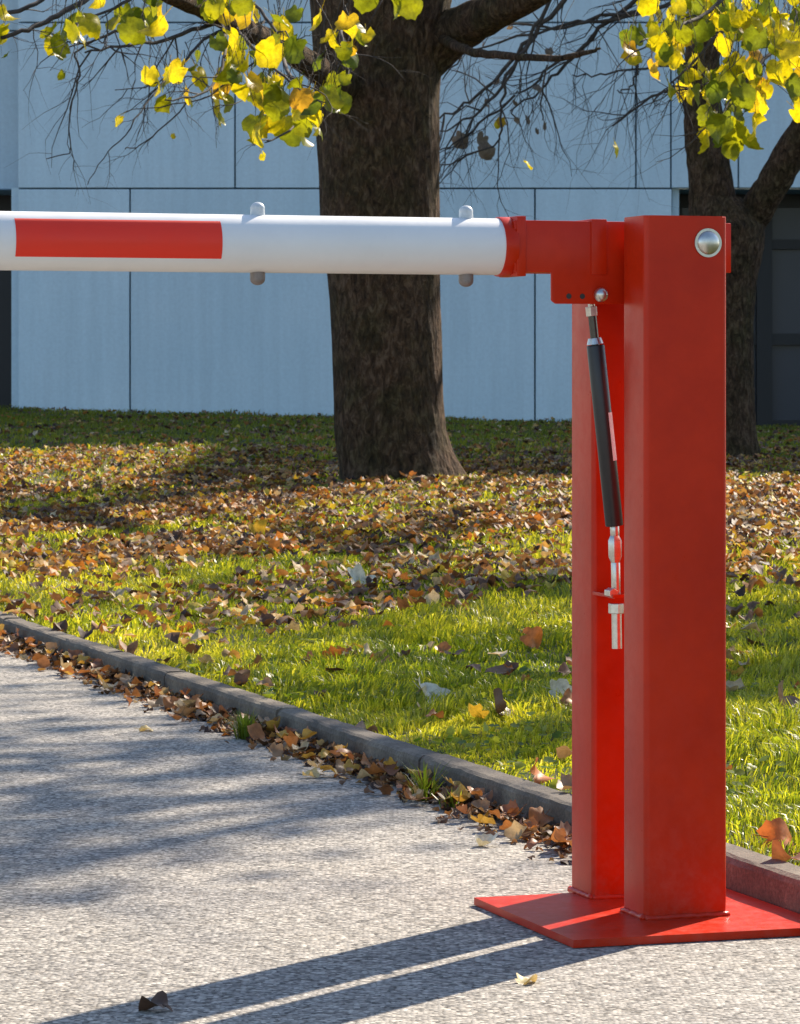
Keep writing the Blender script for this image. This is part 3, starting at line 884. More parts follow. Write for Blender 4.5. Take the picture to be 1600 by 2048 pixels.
# crumbled leaf bits filling the gutter between them
nb = 2600
ga = rng.uniform(Vector((OX, OY, 0)).dot(A) + q1 + 0.012, 11.5, nb); gw = np.abs(rng.normal(0, 0.045, nb))
gx = (KB - 0.008 - gw) * B.x + ga * A.x; gy = (KB - 0.008 - gw) * B.y + ga * A.y
okk = ~((ga < Vector((OX, OY, 0)).dot(A) + q1 + 0.01) & (ga > Vector((OX, OY, 0)).dot(A) + q0 - 0.01))
gp = np.stack([gx, gy, 0.004 + np.clip(0.024 - gw * 0.35, 0, 1) * rng.uniform(0.1, 1, nb)], -1)[okk]
o = scatter_leaves("leaf_litter", gp, rng.uniform(0.010, 0.030, len(gp)), np.abs(rng.normal(0, 0.4, len(gp))), PAL[rng.integers(0, 6, len(gp))] * rng.uniform(0.5, 0.95, (len(gp), 1)), M_LITTER, curl=1.0, fold=0.6)
tag(o, "brown crumbled leaf litter filling the gutter along the kerb", "leaf litter", kind="stuff")
# the nearest lawn
cnt = 0
while cnt < 60:
    x, y = in_view(1, 4.7, 9.3, 0.05, 0.02)
    if len(x) == 0: continue
    x, y = float(x[0]), float(y[0])
    if random.random() > 0.25 + float(cover(x, y)) * 1.5: continue
    kk, me = random.choice(FALL); sz = random.uniform(0.032, 0.062); u_ = 800 + F * x / y; zz_ = float(lawn_z(x, y)); v_ = HOR + F * (H - zz_) / y
    zone = "by the left border" if u_ < 300 else "left of the trunk" if u_ < 650 else "below the thick trunk" if u_ < 900 else "just left of the post" if u_ < 1140 else "behind the post" if u_ < 1455 else "right of the post"
    row = "below the leaf carpet" if v_ < 1300 else "halfway down the grass" if v_ < 1450 else "in the grass near the kerb"
    fallen((x, y, zz_ + 0.018), sz, "%s %s leaf %s, %s" % (shape_words(sz, .065, .05), kk, row, zone), "fallen leaves in the near grass", me=me, tilt=0.3)
    cnt += 1
def on_lawn(u, v, up=0.03):
    y = 6.0
    for _ in range(30): y = F * (H - (float(lawn_z((u - 800) / F * y, y)) + up)) / (v - HOR)
    return Vector(((u - 800) / F * y, y, H - (v - HOR) / F * y))
def on_road(u, v, z=0.0):
    y = F * (H - z) / (v - HOR); return Vector(((u - 800) / F * y, y, z))
M_ORANGE = solid_leaf("orange leaf", (0.62, 0.20, 0.05), 0.35)
M_PALE = solid_leaf("pale leaf", (0.62, 0.60, 0.50), 0.2)
M_PALEY = solid_leaf("buff leaf", (0.62, 0.50, 0.25), 0.3)
M_DARK = solid_leaf("dark brown leaf", (0.10, 0.055, 0.035), 0.1)
M_MAUVE = solid_leaf("grey brown leaf", (0.26, 0.17, 0.13), 0.15)
M_YEL = solid_leaf("yellow leaf", (0.68, 0.45, 0.05), 0.4)
fallen(on_lawn(1555, 1675, 0.02), 0.075, "bright orange fallen leaf beside the kerb right of the red post", mat=M_ORANGE, rot=(0.9, 0.1, 0.4))
fallen(on_lawn(1062, 1275), 0.075, "orange leaf standing upright in the grass left of the red post", mat=M_ORANGE, rot=(1.2, 0.5, 0.2))
fallen(on_lawn(1075, 1545, 0.02), 0.055, "reddish leaf in the grass at the kerb just left of the post", mat=M_ORANGE, rot=(1.1, -0.3, 1.2))
fallen(on_lawn(660, 1312), 0.06, "narrow orange leaf poking up from the grass above the kerb", mat=M_ORANGE, rot=(1.3, 1.0, 0.3))
fallen(on_lawn(850, 1385), 0.085, "whitish curled leaf in the grass behind the kerb", mat=M_PALE, rot=(0.8, 0.5, 0.8))
fallen(on_lawn(1000, 1415), 0.085, "dark brown folded leaf in the bright grass left of the post", mat=M_DARK, rot=(0.9, -0.4, 2.0))
fallen(on_lawn(955, 1425), 0.055, "yellow-orange leaf beside the dark folded leaf", mat=M_YEL, rot=(0.8, 0.3, 2.4))
fallen(on_lawn(715, 1160), 0.105, "large pale leaf showing its underside amid the leaf carpet", mat=M_PALE, rot=(0.7, 0.1, 0.5))
fallen(on_lawn(1018, 1158), 0.085, "bright yellow leaf in the grass at the edge of the leaf carpet", mat=M_YEL, rot=(0.7, 0.3, 1.0))
fallen(on_lawn(1115, 1380), 0.06, "white sunlit leaf standing against the left side of the post", mat=M_PALE, rot=(1.2, 0.2, 0.2))
fallen(on_lawn(1567, 1402), 0.085, "grey-brown flat leaf in the grass at the right border", mat=M_MAUVE, rot=(0.9, 0.2, 1.2))
fallen(on_lawn(510, 1065), 0.11, "glowing yellow leaf standing in the carpet left of the tree", mat=M_YEL, rot=(1.1, 0.2, 0.4))
fallen(on_lawn(725, 1465, 0.0), 0.075, "tan leaf lying across the top of the kerb", mat=M_MAUVE, rot=(0.1, 0.1, 0.4))
fallen(on_road(312, 2010, 0.008), 0.050, "dark curled leaf lying on the asphalt at the bottom left", mat=M_DARK, me=FALL[3][1], rot=(0.05, -0.05, 2.6))
fallen(on_road(1052, 1962, 0.003), 0.034, "small pale leaf on the asphalt in front of the base plate", mat=M_PALEY, me=FALL[7][1], rot=(0.0, 0.0, 0.9))
fallen(on_road(968, 1685, 0.006), 0.045, "white sunlit leaf on the asphalt beside the gutter leaves", mat=M_PALE, rot=(0.2, 0.1, 0.1))
fallen(on_road(620, 1552, 0.004), 0.04, "flat pink-brown leaf on the road just outside the gutter", mat=M_PALEY, rot=(0.1, 0.1, 1.1))
fallen(on_road(292, 1459, 0.003), 0.045, "small buff leaf lying alone on the shaded asphalt", mat=M_PALEY, rot=(0.05, 0.05, 0.1))

# grass tufts in the gutter
def tuft(u, v, n, h, label):
    c = on_road(u, v, 0.0); V, Fc, Cc = [], [], []
    for i in range(n):
        az = random.uniform(0, 6.28); r = random.uniform(0, 0.022); hh = h * random.uniform(0.5, 1.1); w = 0.0032
        x, y = r * math.cos(az), r * math.sin(az); lean = random.uniform(0.1, 0.9); ph = az + random.gauss(0, 0.5)
        fx, fy = -math.sin(ph) * w / 2, math.cos(ph) * w / 2
        o = len(V)
        for t, ww in ((0, 1), (0.4, 0.95), (0.75, 0.65)):
            px, py, pz = x + math.cos(ph) * lean * hh * t * t, y + math.sin(ph) * lean * hh * t * t, hh * t * (1 - 0.25 * lean * t)
            V += [(px - fx * ww, py - fy * ww, pz), (px + fx * ww, py + fy * ww, pz)]
        V.append((x + math.cos(ph) * lean * hh, y + math.sin(ph) * lean * hh, hh * (1 - 0.3 * lean)))
        Fc += [(o, o + 1, o + 3, o + 2), (o + 2, o + 3, o + 5, o + 4), (o + 4, o + 5, o + 6)]
        g = random.uniform(0.6, 1.2); cc_ = random.choice([(0.18, 0.26, 0.03), (0.34, 0.36, 0.05), (0.12, 0.18, 0.03)])
        Cc += [tuple(q * g for q in cc_)] * 7
    o = mesh_obj("grass_tuft", V, Fc, M_GRASS, None, colors=np.array(Cc)); o.location = c
    tag(o, label, "grass tuft")
tuft(492, 1478, 90, 0.07, "rounded green weed tuft at the kerb joint left of the picture's middle")
tuft(850, 1600, 45, 0.085, "spiky yellow-green grass tuft growing in the gutter below the kerb")
tuft(905, 1620, 26, 0.05, "small grass tuft in the gutter right of the spiky tuft")

# ------------------------------------------------------------------ trees
def trunk_mesh(name, prof, y, parent, flare=None, nseg=96, sub=7, amp=0.02, seed=1):
    """prof: list of (v, u_left, u_right) at depth y, bottom to top"""
    zs = [H + (HOR - p[0]) / F * y for p in prof]
    cu = [((p[1] + p[2]) / 2 - 800) / F * y for p in prof]; ra = [(p[2] - p[1]) / 2 / F * y for p in prof]
    n = (len(prof) - 1) * sub + 1
    zz = np.interp(np.arange(n), np.arange(len(prof)) * sub, zs)
    cx = np.interp(zz, zs, cu); rr = np.interp(zz, zs, ra)
    V = []
    for i in range(n):
        th = np.linspace(0, 2 * np.pi, nseg, endpoint=False)
        z = zz[i]
        X, Z = np.cos(th), np.sin(th)
        nn = nz(X * 2.2 + Z * 1.7, z * 1.1 + Z * 2.3, 2.2, seed) * 0.9 + 0.5 * nz(th * 0 + X * 9, z * 6 + Z * 9, 2.4, seed + 1) + 0.35 * nz(X * 22, z * 16 + Z * 22, 2.5, seed + 2)
        r = rr[i] * (1 + amp * nn)
        if flare:
            for (fa, fw, fh, fs) in flare:
                d = np.angle(np.exp(1j * (th - fa)))
                r = r + fs * np.exp(-(d / fw) ** 2) * np.exp(-max(0, z - zs[0]) / fh)
        V.append(np.stack([cx[i] + r * X, y + r * Z, np.full(nseg, z)], -1))
    V = np.concatenate(V)
    i, k = np.meshgrid(np.arange(n - 1), np.arange(nseg), indexing='ij')
    a = (i * nseg + k).ravel(); b_ = (i * nseg + (k + 1) % nseg).ravel()
    Fc = np.stack([a, b_, b_ + nseg, a + nseg], -1)
    return np_mesh(name, V, Fc, M_BARK, None, parent, smooth=True)

def sprig(mb, start, d, length, r0, depth=2, droop=0.25, nseg=6, kink=0.25, kids=5, tips=None):
    """a twig that wanders from start and forks"""
    p = Vector(start); d = Vector(d).normalized(); pts = [p.copy()]; st = length / nseg
    dirs = [d.copy()]
    for i in range(nseg):
        d = (d + Vector((random.gauss(0, kink), random.gauss(0, kink), random.gauss(0, kink) - droop * 0.25))).normalized()
        p = p + d * st; pts.append(p.copy()); dirs.append(d.copy())
    rad = [r0 * (1 - 0.75 * i / nseg) for i in range(nseg + 1)]
    mb.tube(pts, rad, 5 if r0 > 0.004 else 4)
    if tips is not None: tips.append((pts[-1], d.copy()));  tips += [(q, dd) for q, dd in zip(pts[2:-1], dirs[2:-1])]
    if depth > 0:
        for _ in range(kids):
            i = random.randint(1, nseg - 1); t = random.random()
            q = pts[i].lerp(pts[i + 1], t)
            nd = (dirs[i] + Vector((random.gauss(0, 0.7), random.gauss(0, 0.7), random.gauss(0, 0.6)))).normalized()
            sprig(mb, q, nd, length * random.uniform(0.35, 0.65), rad[i] * 0.6, depth - 1, droop, max(3, nseg - 2), kink, max(2, kids - 2), tips)
    return pts

HANG = []
for i in range(9):
    T3, Fc = leaf_template(500 + i, True, 0.8, 0.4, lobe=0.045)
    T3 = T3.copy(); T3[:, 0] += 0.45       # hang from the stalk end
    me = bpy.data.meshes.new("leaf")
    V = [tuple(v) for v in T3]; Fs = [tuple(int(q) for q in f) for f in Fc]
    n0 = len(V); V += [(0.25, -0.012, 0.01), (0.25, 0.012, 0.01), (0.25, 0, 0.03), (-0.25, -0.01, 0.03), (-0.25, 0.01, 0.03), (-0.25, 0, 0.045)]
    Fs += [(n0, n0 + 1, n0 + 4, n0 + 3), (n0 + 1, n0 + 2, n0 + 5, n0 + 4), (n0 + 2, n0, n0 + 3, n0 + 5)]
    me.from_pydata(V, [], Fs); me.update(); me.polygons.foreach_set("use_smooth", [True] * len(me.polygons))
    me.materials.append(M_HANG); HANG.append(me)
def hang_leaf(p, size, parent, me=None):
    o = link(bpy.data.objects.new("leaf", me or random.choice(HANG)), parent)
    d = Vector((random.gauss(0, 0.5), random.gauss(0, 0.5), -1)).normalized()       # along +X of the leaf
    q = d.to_track_quat('X', 'Z')
    spin = Matrix.Rotation(random.uniform(0, 6.28), 3, 'X').to_quaternion()
    o.rotation_mode = 'QUATERNION'; o.rotation_quaternion = q @ spin
    o.location = Vector(p) - parent.location; o.scale = (size,) * 3
    return o

def crown_leaves(name, parent, centers, n_each, spread, size, label=None):
    pos = []
    for c in centers:
        c = np.array(c); k = n_each
        pos.append(c + rng.normal(0, 1, (k, 3)) * spread)
    pos = np.concatenate(pos); n = len(pos)
    pal = np.array([[0.20, 0.24, 0.02], [0.38, 0.36, 0.015], [0.62, 0.50, 0.015], [0.70, 0.54, 0.03]])
    col = pal[rng.integers(0, 4, n)] * rng.uniform(0.8, 1.1, (n, 1))
    o = scatter_leaves(name, pos - np.array(parent.location), rng.uniform(size * 0.7, size * 1.2, n), rng.uniform(0.5, 1.6, n), col, M_GRASS, curl=0.5, fold=0.3, parent=parent)
    o["kind"] = "stuff"
    return o

def crown_limbs(parent, base, n, zr, rad, length, r0, seed, skip=None, up=0.55):
    """limbs above the picture; each its own mesh. Returns their tips"""
    tips = []
    st = random.getstate(); random.seed(seed)
    for i in range(n):
        az = 2 * math.pi * i / n + random.uniform(-0.4, 0.4)
        z = random.uniform(*zr)
        mb = MB(); t = []
        d = Vector((math.cos(az), math.sin(az), up + random.uniform(-0.2, 0.4)))
        sprig(mb, Vector((base[0], base[1], z)), d, length * random.uniform(0.8, 1.2), r0, 2, -0.15, 8, 0.16, 5, t)
        o = mb.build("limb", M_BARK, parent); o.location = -parent.location
        tips += [q for q, _ in t if q.z > zr[0] + 1.0]
    random.setstate(st)
    return tips

# --- main tree
tx, ty = (785 - 800) / F * TREE_Y, TREE_Y
t1 = empty("broadleaf_tree", (tx, ty, float(lawn_z(tx, ty))))
tag(t1, "thick dark-barked tree with yellow leaves behind the white boom", "tree")
prof = [(985, 668, 938), (960, 678, 928), (930, 678, 914), (900, 672, 902), (860, 668, 892), (800, 667, 887), (700, 664, 884), (600, 660, 881), (500, 650, 880),
        (430, 641, 880), (350, 638, 878), (280, 634, 879), (200, 630, 880), (120, 628, 884), (60, 624, 892), (0, 620, 905), (-100, 625, 900), (-300, 650, 870), (-700, 680, 850), (-1400, 710, 800), (-2000, 730, 770)]
o = trunk_mesh("trunk", prof, TREE_Y, t1, flare=[(0.15, 0.35, 0.12, 0.09), (-1.2, 0.3, 0.08, 0.03), (-2.4, 0.3, 0.08, 0.035), (2.2, 0.5, 0.1, 0.05)], nseg=120, sub=10, amp=0.014)
o.location = -t1.location
# trunk top is open: close it with the crown limbs
def limb(parent, pts, radii, name="limb", n=12, sub=5, jit=0.004, mat=None):
    sp = smooth_path(pts, sub, jit)
    rad = np.interp(np.arange(len(sp)), np.arange(len(radii)) * sub, radii)
    mb = MB(); mb.tube(sp, list(rad), n, 0.06)
    o = mb.build(name, mat or M_BARK, parent); o.location = -parent.location
    return sp
limb(t1, [P(820, 130, 20), P(900, 70, 19.9), P(985, 25, 19.6), P(1080, -25, 19.3), P(1250, -150, 19)], [0.17, 0.135, 0.105, 0.09, 0.06], n=18)
limb(t1, [P(880, 75, 19.9), P(905, 88, 19.5), P(950, 105, 19.0), P(1020, 112, 18.5), P(1110, 117, 18), P(1165, 108, 17.8), P(1200, 97, 17.6)], [0.03, 0.028, 0.024, 0.02, 0.017, 0.014, 0.006], "branch", 10)
LL = limb(t1, [P(700, 190, 19.9), P(640, 140, 19), P(560, 90, 17.6), P(470, 48, 16.4), P(400, 15, 15.6), P(300, -30, 14.8), P(150, -90, 14)], [0.085, 0.075, 0.055, 0.05, 0.047, 0.04, 0.02], n=12)
LB = []
def branch(parent, pts, r0, r1=0.003, jit=0.006, kids=5, klen=0.5, droop=0.4, name="branch", mat=None, depth=1, n=7):
    sp = smooth_path(pts, 4, jit); m = len(sp)
    mb = MB(); mb.tube(sp, [r0 + (r1 - r0) * i / (m - 1) for i in range(m)], n)
    for _ in range(kids):
        i = random.randint(1, m - 2); dd = (sp[i + 1] - sp[i]).normalized()
        nd = (dd + Vector((random.gauss(0, 0.6), random.gauss(0, 0.3), random.gauss(-0.2, 0.6)))).normalized()
        sprig(mb, sp[i], nd, klen * random.uniform(0.4, 1.1), max(0.0022, r0 * 0.35), depth, droop, 6, 0.22, 4)
    o = mb.build(name, mat or M_TWIG, parent); o.location = -parent.location
    return sp
# upper left branches, from photograph
branch(t1, [P(-60, 85, 15), P(30, 68, 15), P(80, 48, 15.1), P(130, 22, 15.2), P(190, -15, 15.4)], 0.008, 0.014, kids=3)
branch(t1, [P(-50, 45, 15.2), P(40, 20, 15.2), P(100, -10, 15.3), P(150, -40, 15.3)], 0.010, 0.010, kids=3)
branch(t1, [P(455, 40, 16.3), P(400, 55, 15.9), P(330, 80, 15.5), P(240, 92, 15.2), P(170, 105, 15)], 0.013, 0.004, kids=7, klen=0.55)
branch(t1, [P(310, 25, 15.6), P(260, 55, 15.3), P(200, 75, 15.1), P(150, 105, 15)], 0.010, 0.004, kids=5, klen=0.5)
branch(t1, [P(150, 105, 15), P(158, 150, 15), P(145, 200, 15), P(140, 260, 15), P(138, 305, 15), P(92, 318, 15)], 0.0048, 0.0022, kids=4, klen=0.35)
branch(t1, [P(330, 160, 15.5), P(290, 210, 15.3), P(250, 270, 15.1), P(205, 315, 15), P(175, 370, 15)], 0.0042, 0.0018, kids=4, klen=0.35)
branch(t1, [P(395, 130, 15.8), P(340, 150, 15.6), P(290, 175, 15.5), P(230, 180, 15.4)], 0.0045, 0.002, kids=4, klen=0.3)
branch(t1, [P(380, 200, 15.8), P(330, 250, 15.6), P(280, 290, 15.5), P(250, 298, 15.4)], 0.0040, 0.002, kids=3, klen=0.3)
branch(t1, [P(560, 90, 17.3), P(500, 60, 16.8), P(420, 70, 16.2), P(370, 120, 15.7), P(330, 165, 15.5)], 0.012, 0.004, kids=6, klen=0.45)
# branches that carry the leaf clusters
TW = []
for pts, r in (([P(560, 90, 17.6), P(575, 140, 16.8), P(610, 190, 16.0), P(590, 250, 15.5), P(530, 285, 15.2)], 0.012),
               ([P(470, 50, 16.4), P(500, 90, 15.6), P(540, 130, 15.0), P(600, 180, 14.6), P(650, 205, 14.3)], 0.011),
               ([P(440, 30, 16.0), P(450, 90, 15.3), P(440, 150, 15.0), P(400, 190, 14.8), P(330, 200, 14.6)], 0.010),
               ([P(640, 120, 19), P(660, 90, 17.5), P(680, 60, 16.5), P(690, 110, 16), P(700, 160, 15.8)], 0.012),
               ([P(400, 15, 15.6), P(450, -10, 15), P(520, 20, 14.8), P(560, 80, 14.5), P(575, 110, 14.4)], 0.012),
               ([P(300, -30, 14.8), P(260, 0, 14.6), P(190, 30, 14.5), P(130, 60, 14.4)], 0.010)):
    TW.append(branch(t1, pts, r, 0.003, kids=4, klen=0.35))
def cluster(parent, u, v, su, sv, n, yr, size=(0.075, 0.115), stems=True):
    n = int(n * 1.15 + 0.5)
    mb = MB()
    for _ in range(n):
        uu, vv = random.gauss(u, su), random.gauss(v, sv); y = random.uniform(*yr)
        p = P(uu, vv - 20, y); s = random.uniform(*size)
        hang_leaf(p, s * 1.22, parent)
        q = p + Vector((random.gauss(0, 0.05), random.gauss(0, 0.05), random.uniform(0.08, 0.22)))
        mb.tube([p, p.lerp(q, 0.5) + Vector((random.gauss(0, 0.01), 0, 0)), q], [0.0012, 0.0017, 0.0025], 4)
    o = mb.build("twig", M_TWIG, parent); o.location = -parent.location; o["kind"] = "stuff"
YR = (14.0, 16.0)
cluster(t1, 475, 120, 28, 26, 13, YR)
cluster(t1, 560, 90, 18, 28, 8, YR, (0.10, 0.135))
cluster(t1, 520, 180, 38, 16, 12, YR)
cluster(t1, 600, 205, 28, 18, 9, YR)
cluster(t1, 535, 255, 16, 14, 5, YR, (0.10, 0.13))
cluster(t1, 605, 250, 14, 12, 4, YR)
cluster(t1, 660, 185, 12, 22, 4, YR, (0.09, 0.12))
cluster(t1, 330, 165, 22, 26, 9, YR, (0.06, 0.09))
cluster(t1, 400, 185, 30, 18, 6, YR)
cluster(t1, 155, 50, 30, 18, 9, YR, (0.09, 0.12))
cluster(t1, 270, 25, 45, 22, 16, YR)
cluster(t1, 440, 8, 22, 10, 4, YR)
cluster(t1, 520, 35, 50, 20, 10, YR)
cluster(t1, 680, 85, 20, 35, 10, YR, (0.07, 0.10))
cluster(t1, 690, 160, 14, 16, 3, YR, (0.06, 0.08))
cluster(t1, 800, 5, 14, 8, 3, YR)
cluster(t1, 750, 5, 6, 10, 1, YR)
cluster(t1, 8, 55, 10, 16, 3, YR)
for u, v, s in ((247, 242, 0.075), (436, 237, 0.075), (370, 190, 0.10), (130, 155, 0.055), (522, 318, 0.05), (345, 280, 0.03), (20, 118, 0.05), (1050, 335, 0.065), (1230, 298, 0.08)):
    hang_leaf(P(u, v - 15, 15), s, t1)
# twigs that hold the stray leaves
branch(t1, [P(560, 90, 15.6), P(470, 150, 15.3), P(400, 200, 15.1), P(300, 215, 15.0), P(247, 225, 15)], 0.005, 0.0014, kids=1, klen=0.2)
branch(t1, [P(560, 150, 15.6), P(500, 190, 15.3), P(436, 218, 15)], 0.004, 0.0014, kids=1, klen=0.2)
# drooping hair-thin twigs that hold the two leaves right of the trunk
branch(t1, [P(1180, -60, 16), P(1120, 60, 15.5), P(1075, 200, 15.1), P(1050, 320, 15)], 0.0016, 0.0008, kids=0)
branch(t1, [P(1290, -60, 16), P(1262, 80, 15.5), P(1240, 190, 15.1), P(1230, 283, 15)], 0.0016, 0.0008, kids=0)
# crown above the frame
tips = crown_limbs(t1, (tx, ty), 9, (4.0, 7.0), 0, 3.2, 0.09, 77)
random.shuffle(tips); cs = [tuple(q) for q in tips[:70]]
crown_leaves("foliage", t1, cs, 28, 0.30, 0.10)

# --- forked tree at the right
T2Y = 25.0
b2 = P(1468, 912, T2Y)
t2 = empty("forked_tree", (b2.x, b2.y, float(lawn_z(b2.x, b2.y))))
tag(t2, "dark forked tree behind the top of the red post", "tree")
prof2 = [(935, 1400, 1530), (905, 1410, 1519), (860, 1414, 1512), (760, 1412, 1508), (650, 1410, 1506), (560, 1402, 1512), (500, 1390, 1525), (455, 1378, 1528), (425, 1378, 1510), (395, 1378, 1480)]
o = trunk_mesh("trunk", prof2, T2Y, t2, flare=[(0.3, 0.5, 0.1, 0.05)], nseg=72, sub=10, amp=0.03, seed=5); o.location = -t2.location
limb(t2, [P(1440, 460, T2Y), P(1424, 400, T2Y), P(1416, 320, T2Y), P(1408, 240, T2Y), P(1402, 150, T2Y), P(1412, 60, T2Y), P(1425, -40, T2Y), P(1430, -300, T2Y), P(1400, -700, T2Y)],
     [0.17, 0.165, 0.155, 0.145, 0.13, 0.12, 0.11, 0.09, 0.05], n=20)
limb(t2, [P(1470, 500, T2Y), P(1500, 440, T2Y), P(1535, 385, T2Y - 0.1), P(1570, 325, T2Y - 0.2), P(1605, 265, T2Y - 0.3), P(1670, 150, T2Y - 0.5), P(1800, -100, T2Y - 1), P(1950, -500, T2Y - 1.5)],
     [0.13, 0.125, 0.12, 0.115, 0.11, 0.10, 0.08, 0.05], n=20)
# fine bare twigs between the trunks, falling from upper right to lower left
DP = [([P(1180, -40, 26), P(1100, 30, 26), P(1040, 110, 26), P(990, 190, 26), P(930, 240, 26), P(880, 262, 26)], 0.022),
      ([P(1300, -30, 26), P(1200, 60, 26.2), P(1130, 130, 26.2), P(1080, 180, 26.2), P(1020, 222, 26.2)], 0.020),
      ([P(1120, -40, 25.6), P(1080, 40, 25.6), P(1050, 100, 25.6), P(1010, 170, 25.6), P(1003, 240, 25.6), P(985, 290, 25.6), P(880, 330, 25.6)], 0.018),
      ([P(1300, 20, 26), P(1200, 45, 26), P(1110, 55, 26), P(1000, 50, 26), P(900, 60, 26)], 0.016),
      ([P(1400, -20, 26), P(1300, 20, 26), P(1200, 35, 26), P(1100, 60, 26), P(980, 90, 26), P(900, 110, 26)], 0.018),
      ([P(1360, 130, 25), P(1270, 140, 25), P(1200, 152, 25), P(1145, 150, 25)], 0.010),
      ([P(1395, 150, 25), P(1330, 188, 25), P(1280, 205, 25), P(1225, 252, 25)], 0.014),
      ([P(1275, 100, 25), P(1272, 150, 25), P(1262, 180, 25), P(1235, 180, 25)], 0.010),
      ([P(1060, 80, 26), P(1000, 150, 26), P(940, 200, 26), P(890, 230, 26), P(870, 245, 26)], 0.016),
      ([P(1030, 190, 26), P(960, 250, 26), P(920, 280, 26), P(880, 300, 26)], 0.010),
      ([P(1010, 10, 26), P(960, 60, 26), P(920, 110, 26), P(885, 160, 26)], 0.012),
      ([P(1095, 130, 26), P(1080, 190, 26), P(1085, 240, 26)], 0.008),
      ([P(1120, 120, 26), P(1060, 170, 26), P(1030, 188, 26)], 0.012)]
for pts, r in DP: branch(t2, pts, r, 0.005, jit=0.02, kids=7, klen=0.85, droop=0.35, depth=1, n=6)
def dead(parent, u, v, y, s):
    o = hang_leaf(P(u, v, y), s, parent, me=DEADM)
DEADM = HANG[2].copy(); DEADM.materials.clear(); DEADM.materials.append(solid_leaf("withered leaf", (0.20, 0.16, 0.13), 0.3))
for _ in range(12):
    dead(t2, random.uniform(890, 1130), random.uniform(40, 300), 26, random.uniform(0.05, 0.10))
for u, v in ((905, 265), (962, 285), (968, 265)): dead(t2, u, v, 26, 0.16)
for u, v, s in ((1003, 230, 0.10), (996, 240, 0.07)): hang_leaf(P(u, v, 26), s, t2)
# leafy boughs in front of that trunk
Y2 = (15.5, 18.0)
for pts in ([P(1700, -60, 18), P(1560, -10, 17.5), P(1450, 60, 17), P(1380, 130, 16.8), P(1340, 170, 16.6)],
            [P(1720, 0, 17.5), P(1600, 50, 17), P(1530, 120, 16.6), P(1470, 190, 16.4), P(1440, 240, 16.2)],
            [P(1500, -60, 17.5), P(1420, 20, 17), P(1340, 60, 16.5), P(1280, 85, 16)],
            [P(1520, 130, 16.8), P(1440, 160, 16.7), P(1370, 180, 16.6)]):
    branch(t2, pts, 0.014, 0.004, kids=5, klen=0.4)
cluster(t2, 1400, 35, 60, 26, 34, Y2)
cluster(t2, 1520, 35, 50, 26, 34, Y2)
cluster(t2, 1590, 90, 16, 70, 26, Y2)
cluster(t2, 1370, 110, 28, 34, 16, Y2, (0.07, 0.10))
cluster(t2, 1420, 175, 38, 18, 18, Y2)
cluster(t2, 1510, 150, 34, 24, 20, Y2, (0.09, 0.125))
cluster(t2, 1455, 252, 20, 18, 12, Y2, (0.10, 0.13))
cluster(t2, 1505, 215, 16, 12, 4, Y2)
cluster(t2, 1268, 85, 8, 22, 4, Y2, (0.09, 0.12))
cluster(t2, 1320, 75, 14, 25, 5, Y2, (0.06, 0.09))
tips = crown_limbs(t2, (b2.x, b2.y), 7, (3.8, 5.5), 0, 2.8, 0.08, 78)
random.shuffle(tips); crown_leaves("foliage", t2, [tuple(q) for q in tips[:45]], 26, 0.30, 0.10)

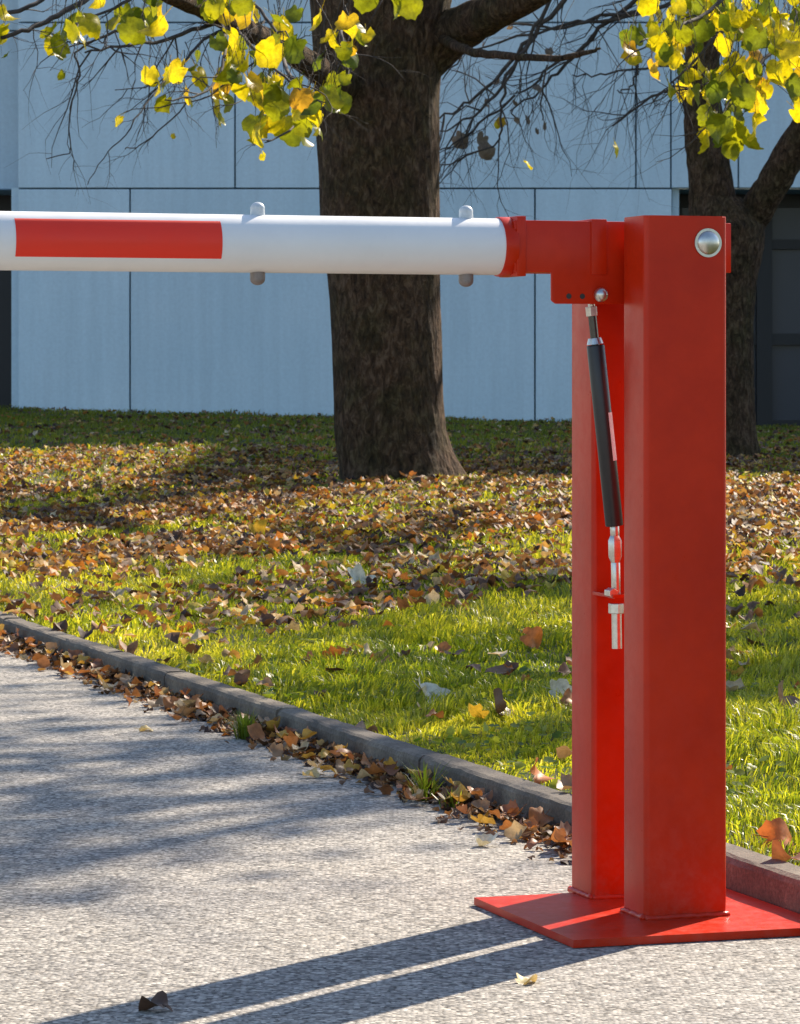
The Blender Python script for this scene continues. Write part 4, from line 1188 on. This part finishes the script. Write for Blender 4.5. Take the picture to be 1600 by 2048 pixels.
# --- a third tree right of the picture; its thin crown dapples the road and the lawn
t3p = (7.2, 17.0)
t3 = empty("broadleaf_tree", (t3p[0], t3p[1], 0.2))
tag(t3, "sparse yellow-leaved tree right of the picture whose shade dapples the road", "tree")
mb = MB(); pts = smooth_path([(7.2, 17.0, 0.0), (7.15, 17.0, 2.0), (7.0, 16.8, 4.0), (6.8, 16.6, 6.5), (6.6, 16.3, 9)], 5, 0.01)
mb.tube(pts, [0.24 - 0.2 * i / (len(pts) - 1) for i in range(len(pts))], 20)
o = mb.build("trunk", M_BARK, t3); o.location = -t3.location
def sun_pt(u, v, z, ground=0.0):
    """the point at height z whose shadow falls on the road at (u, v)"""
    g = on_road(u, v, ground); return g + SV * ((z - ground) / SV.z)
SH = [(200, 1500, 6.0), (480, 1500, 5.5), (60, 1385, 5.6), (90, 1460, 6.0), (420, 1430, 5.4), (60, 1540, 6.3), (300, 1550, 6.4), (520, 1590, 5.2), (380, 1600, 6.2),
      (120, 1620, 6.6), (450, 1660, 5.9), (300, 1680, 6.3), (-80, 1500, 6.1), (-150, 1600, 6.5), (560, 1480, 5.0), (120, 1740, 6.4), (-50, 1700, 6.6)]
SHL = [(150, 1190), (480, 1210), (700, 1260), (820, 1230), (330, 1290), (1010, 1240), (250, 1130), (620, 1180), (900, 1180), (60, 1200), (1540, 1250), (1080, 1180), (740, 1440), (1500, 1180), (560, 1000), (300, 1010), (150, 1060), (450, 960)]
cent = []
src = pts[9]
for (u, v, z) in SH: cent.append(sun_pt(u, v, z))
for (u, v) in SHL:
    g = on_lawn(u, v, 0.0); z = random.uniform(5.0, 8.0); cent.append(g + SV * ((z - g.z) / SV.z))
mbs = []
for c in cent:
    st_ = min(pts[8:], key=lambda q: (q - c).length + max(0, q.z - c.z) * 2)
    mid = st_.lerp(c, 0.5) + Vector((random.gauss(0, 0.2), random.gauss(0, 0.2), 0.5))
    branch(t3, [st_, mid, c, c + (c - mid) * 0.4], 0.045, 0.006, jit=0.02, kids=9, klen=0.8, droop=0.1, depth=2, name="limb", mat=M_BARK)
crown_leaves("foliage", t3, [tuple(c) for c in cent[:len(SH)]], 30, (0.30, 0.40, 0.12), 0.10)
crown_leaves("foliage", t3, [tuple(c) for c in cent[len(SH):]], 16, (0.30, 0.45, 0.12), 0.10)

# ------------------------------------------------------------------ tell look-alike leaves apart by their distance
by = {}
for o in scene.objects:
    if o.parent is None and o.get("category") == "fallen leaf": by.setdefault(o["label"], []).append(o)
for lab, os_ in by.items():
    n = len(os_)
    if n < 2: continue
    os_.sort(key=lambda o: o.location.y)
    words = {2: ["nearer", "farther"], 3: ["nearest", "middle", "farthest"]}.get(n) or ["nearest"] + ["second-nearest", "third-nearest", "fourth-nearest", "fifth-nearest"][:n - 2] + ["farthest"]
    for o, w in zip(os_, words): o["label"] = "%s, %s of %s" % (lab, w, {2: "two", 3: "three", 4: "four", 5: "five", 6: "six"}.get(n, "several"))
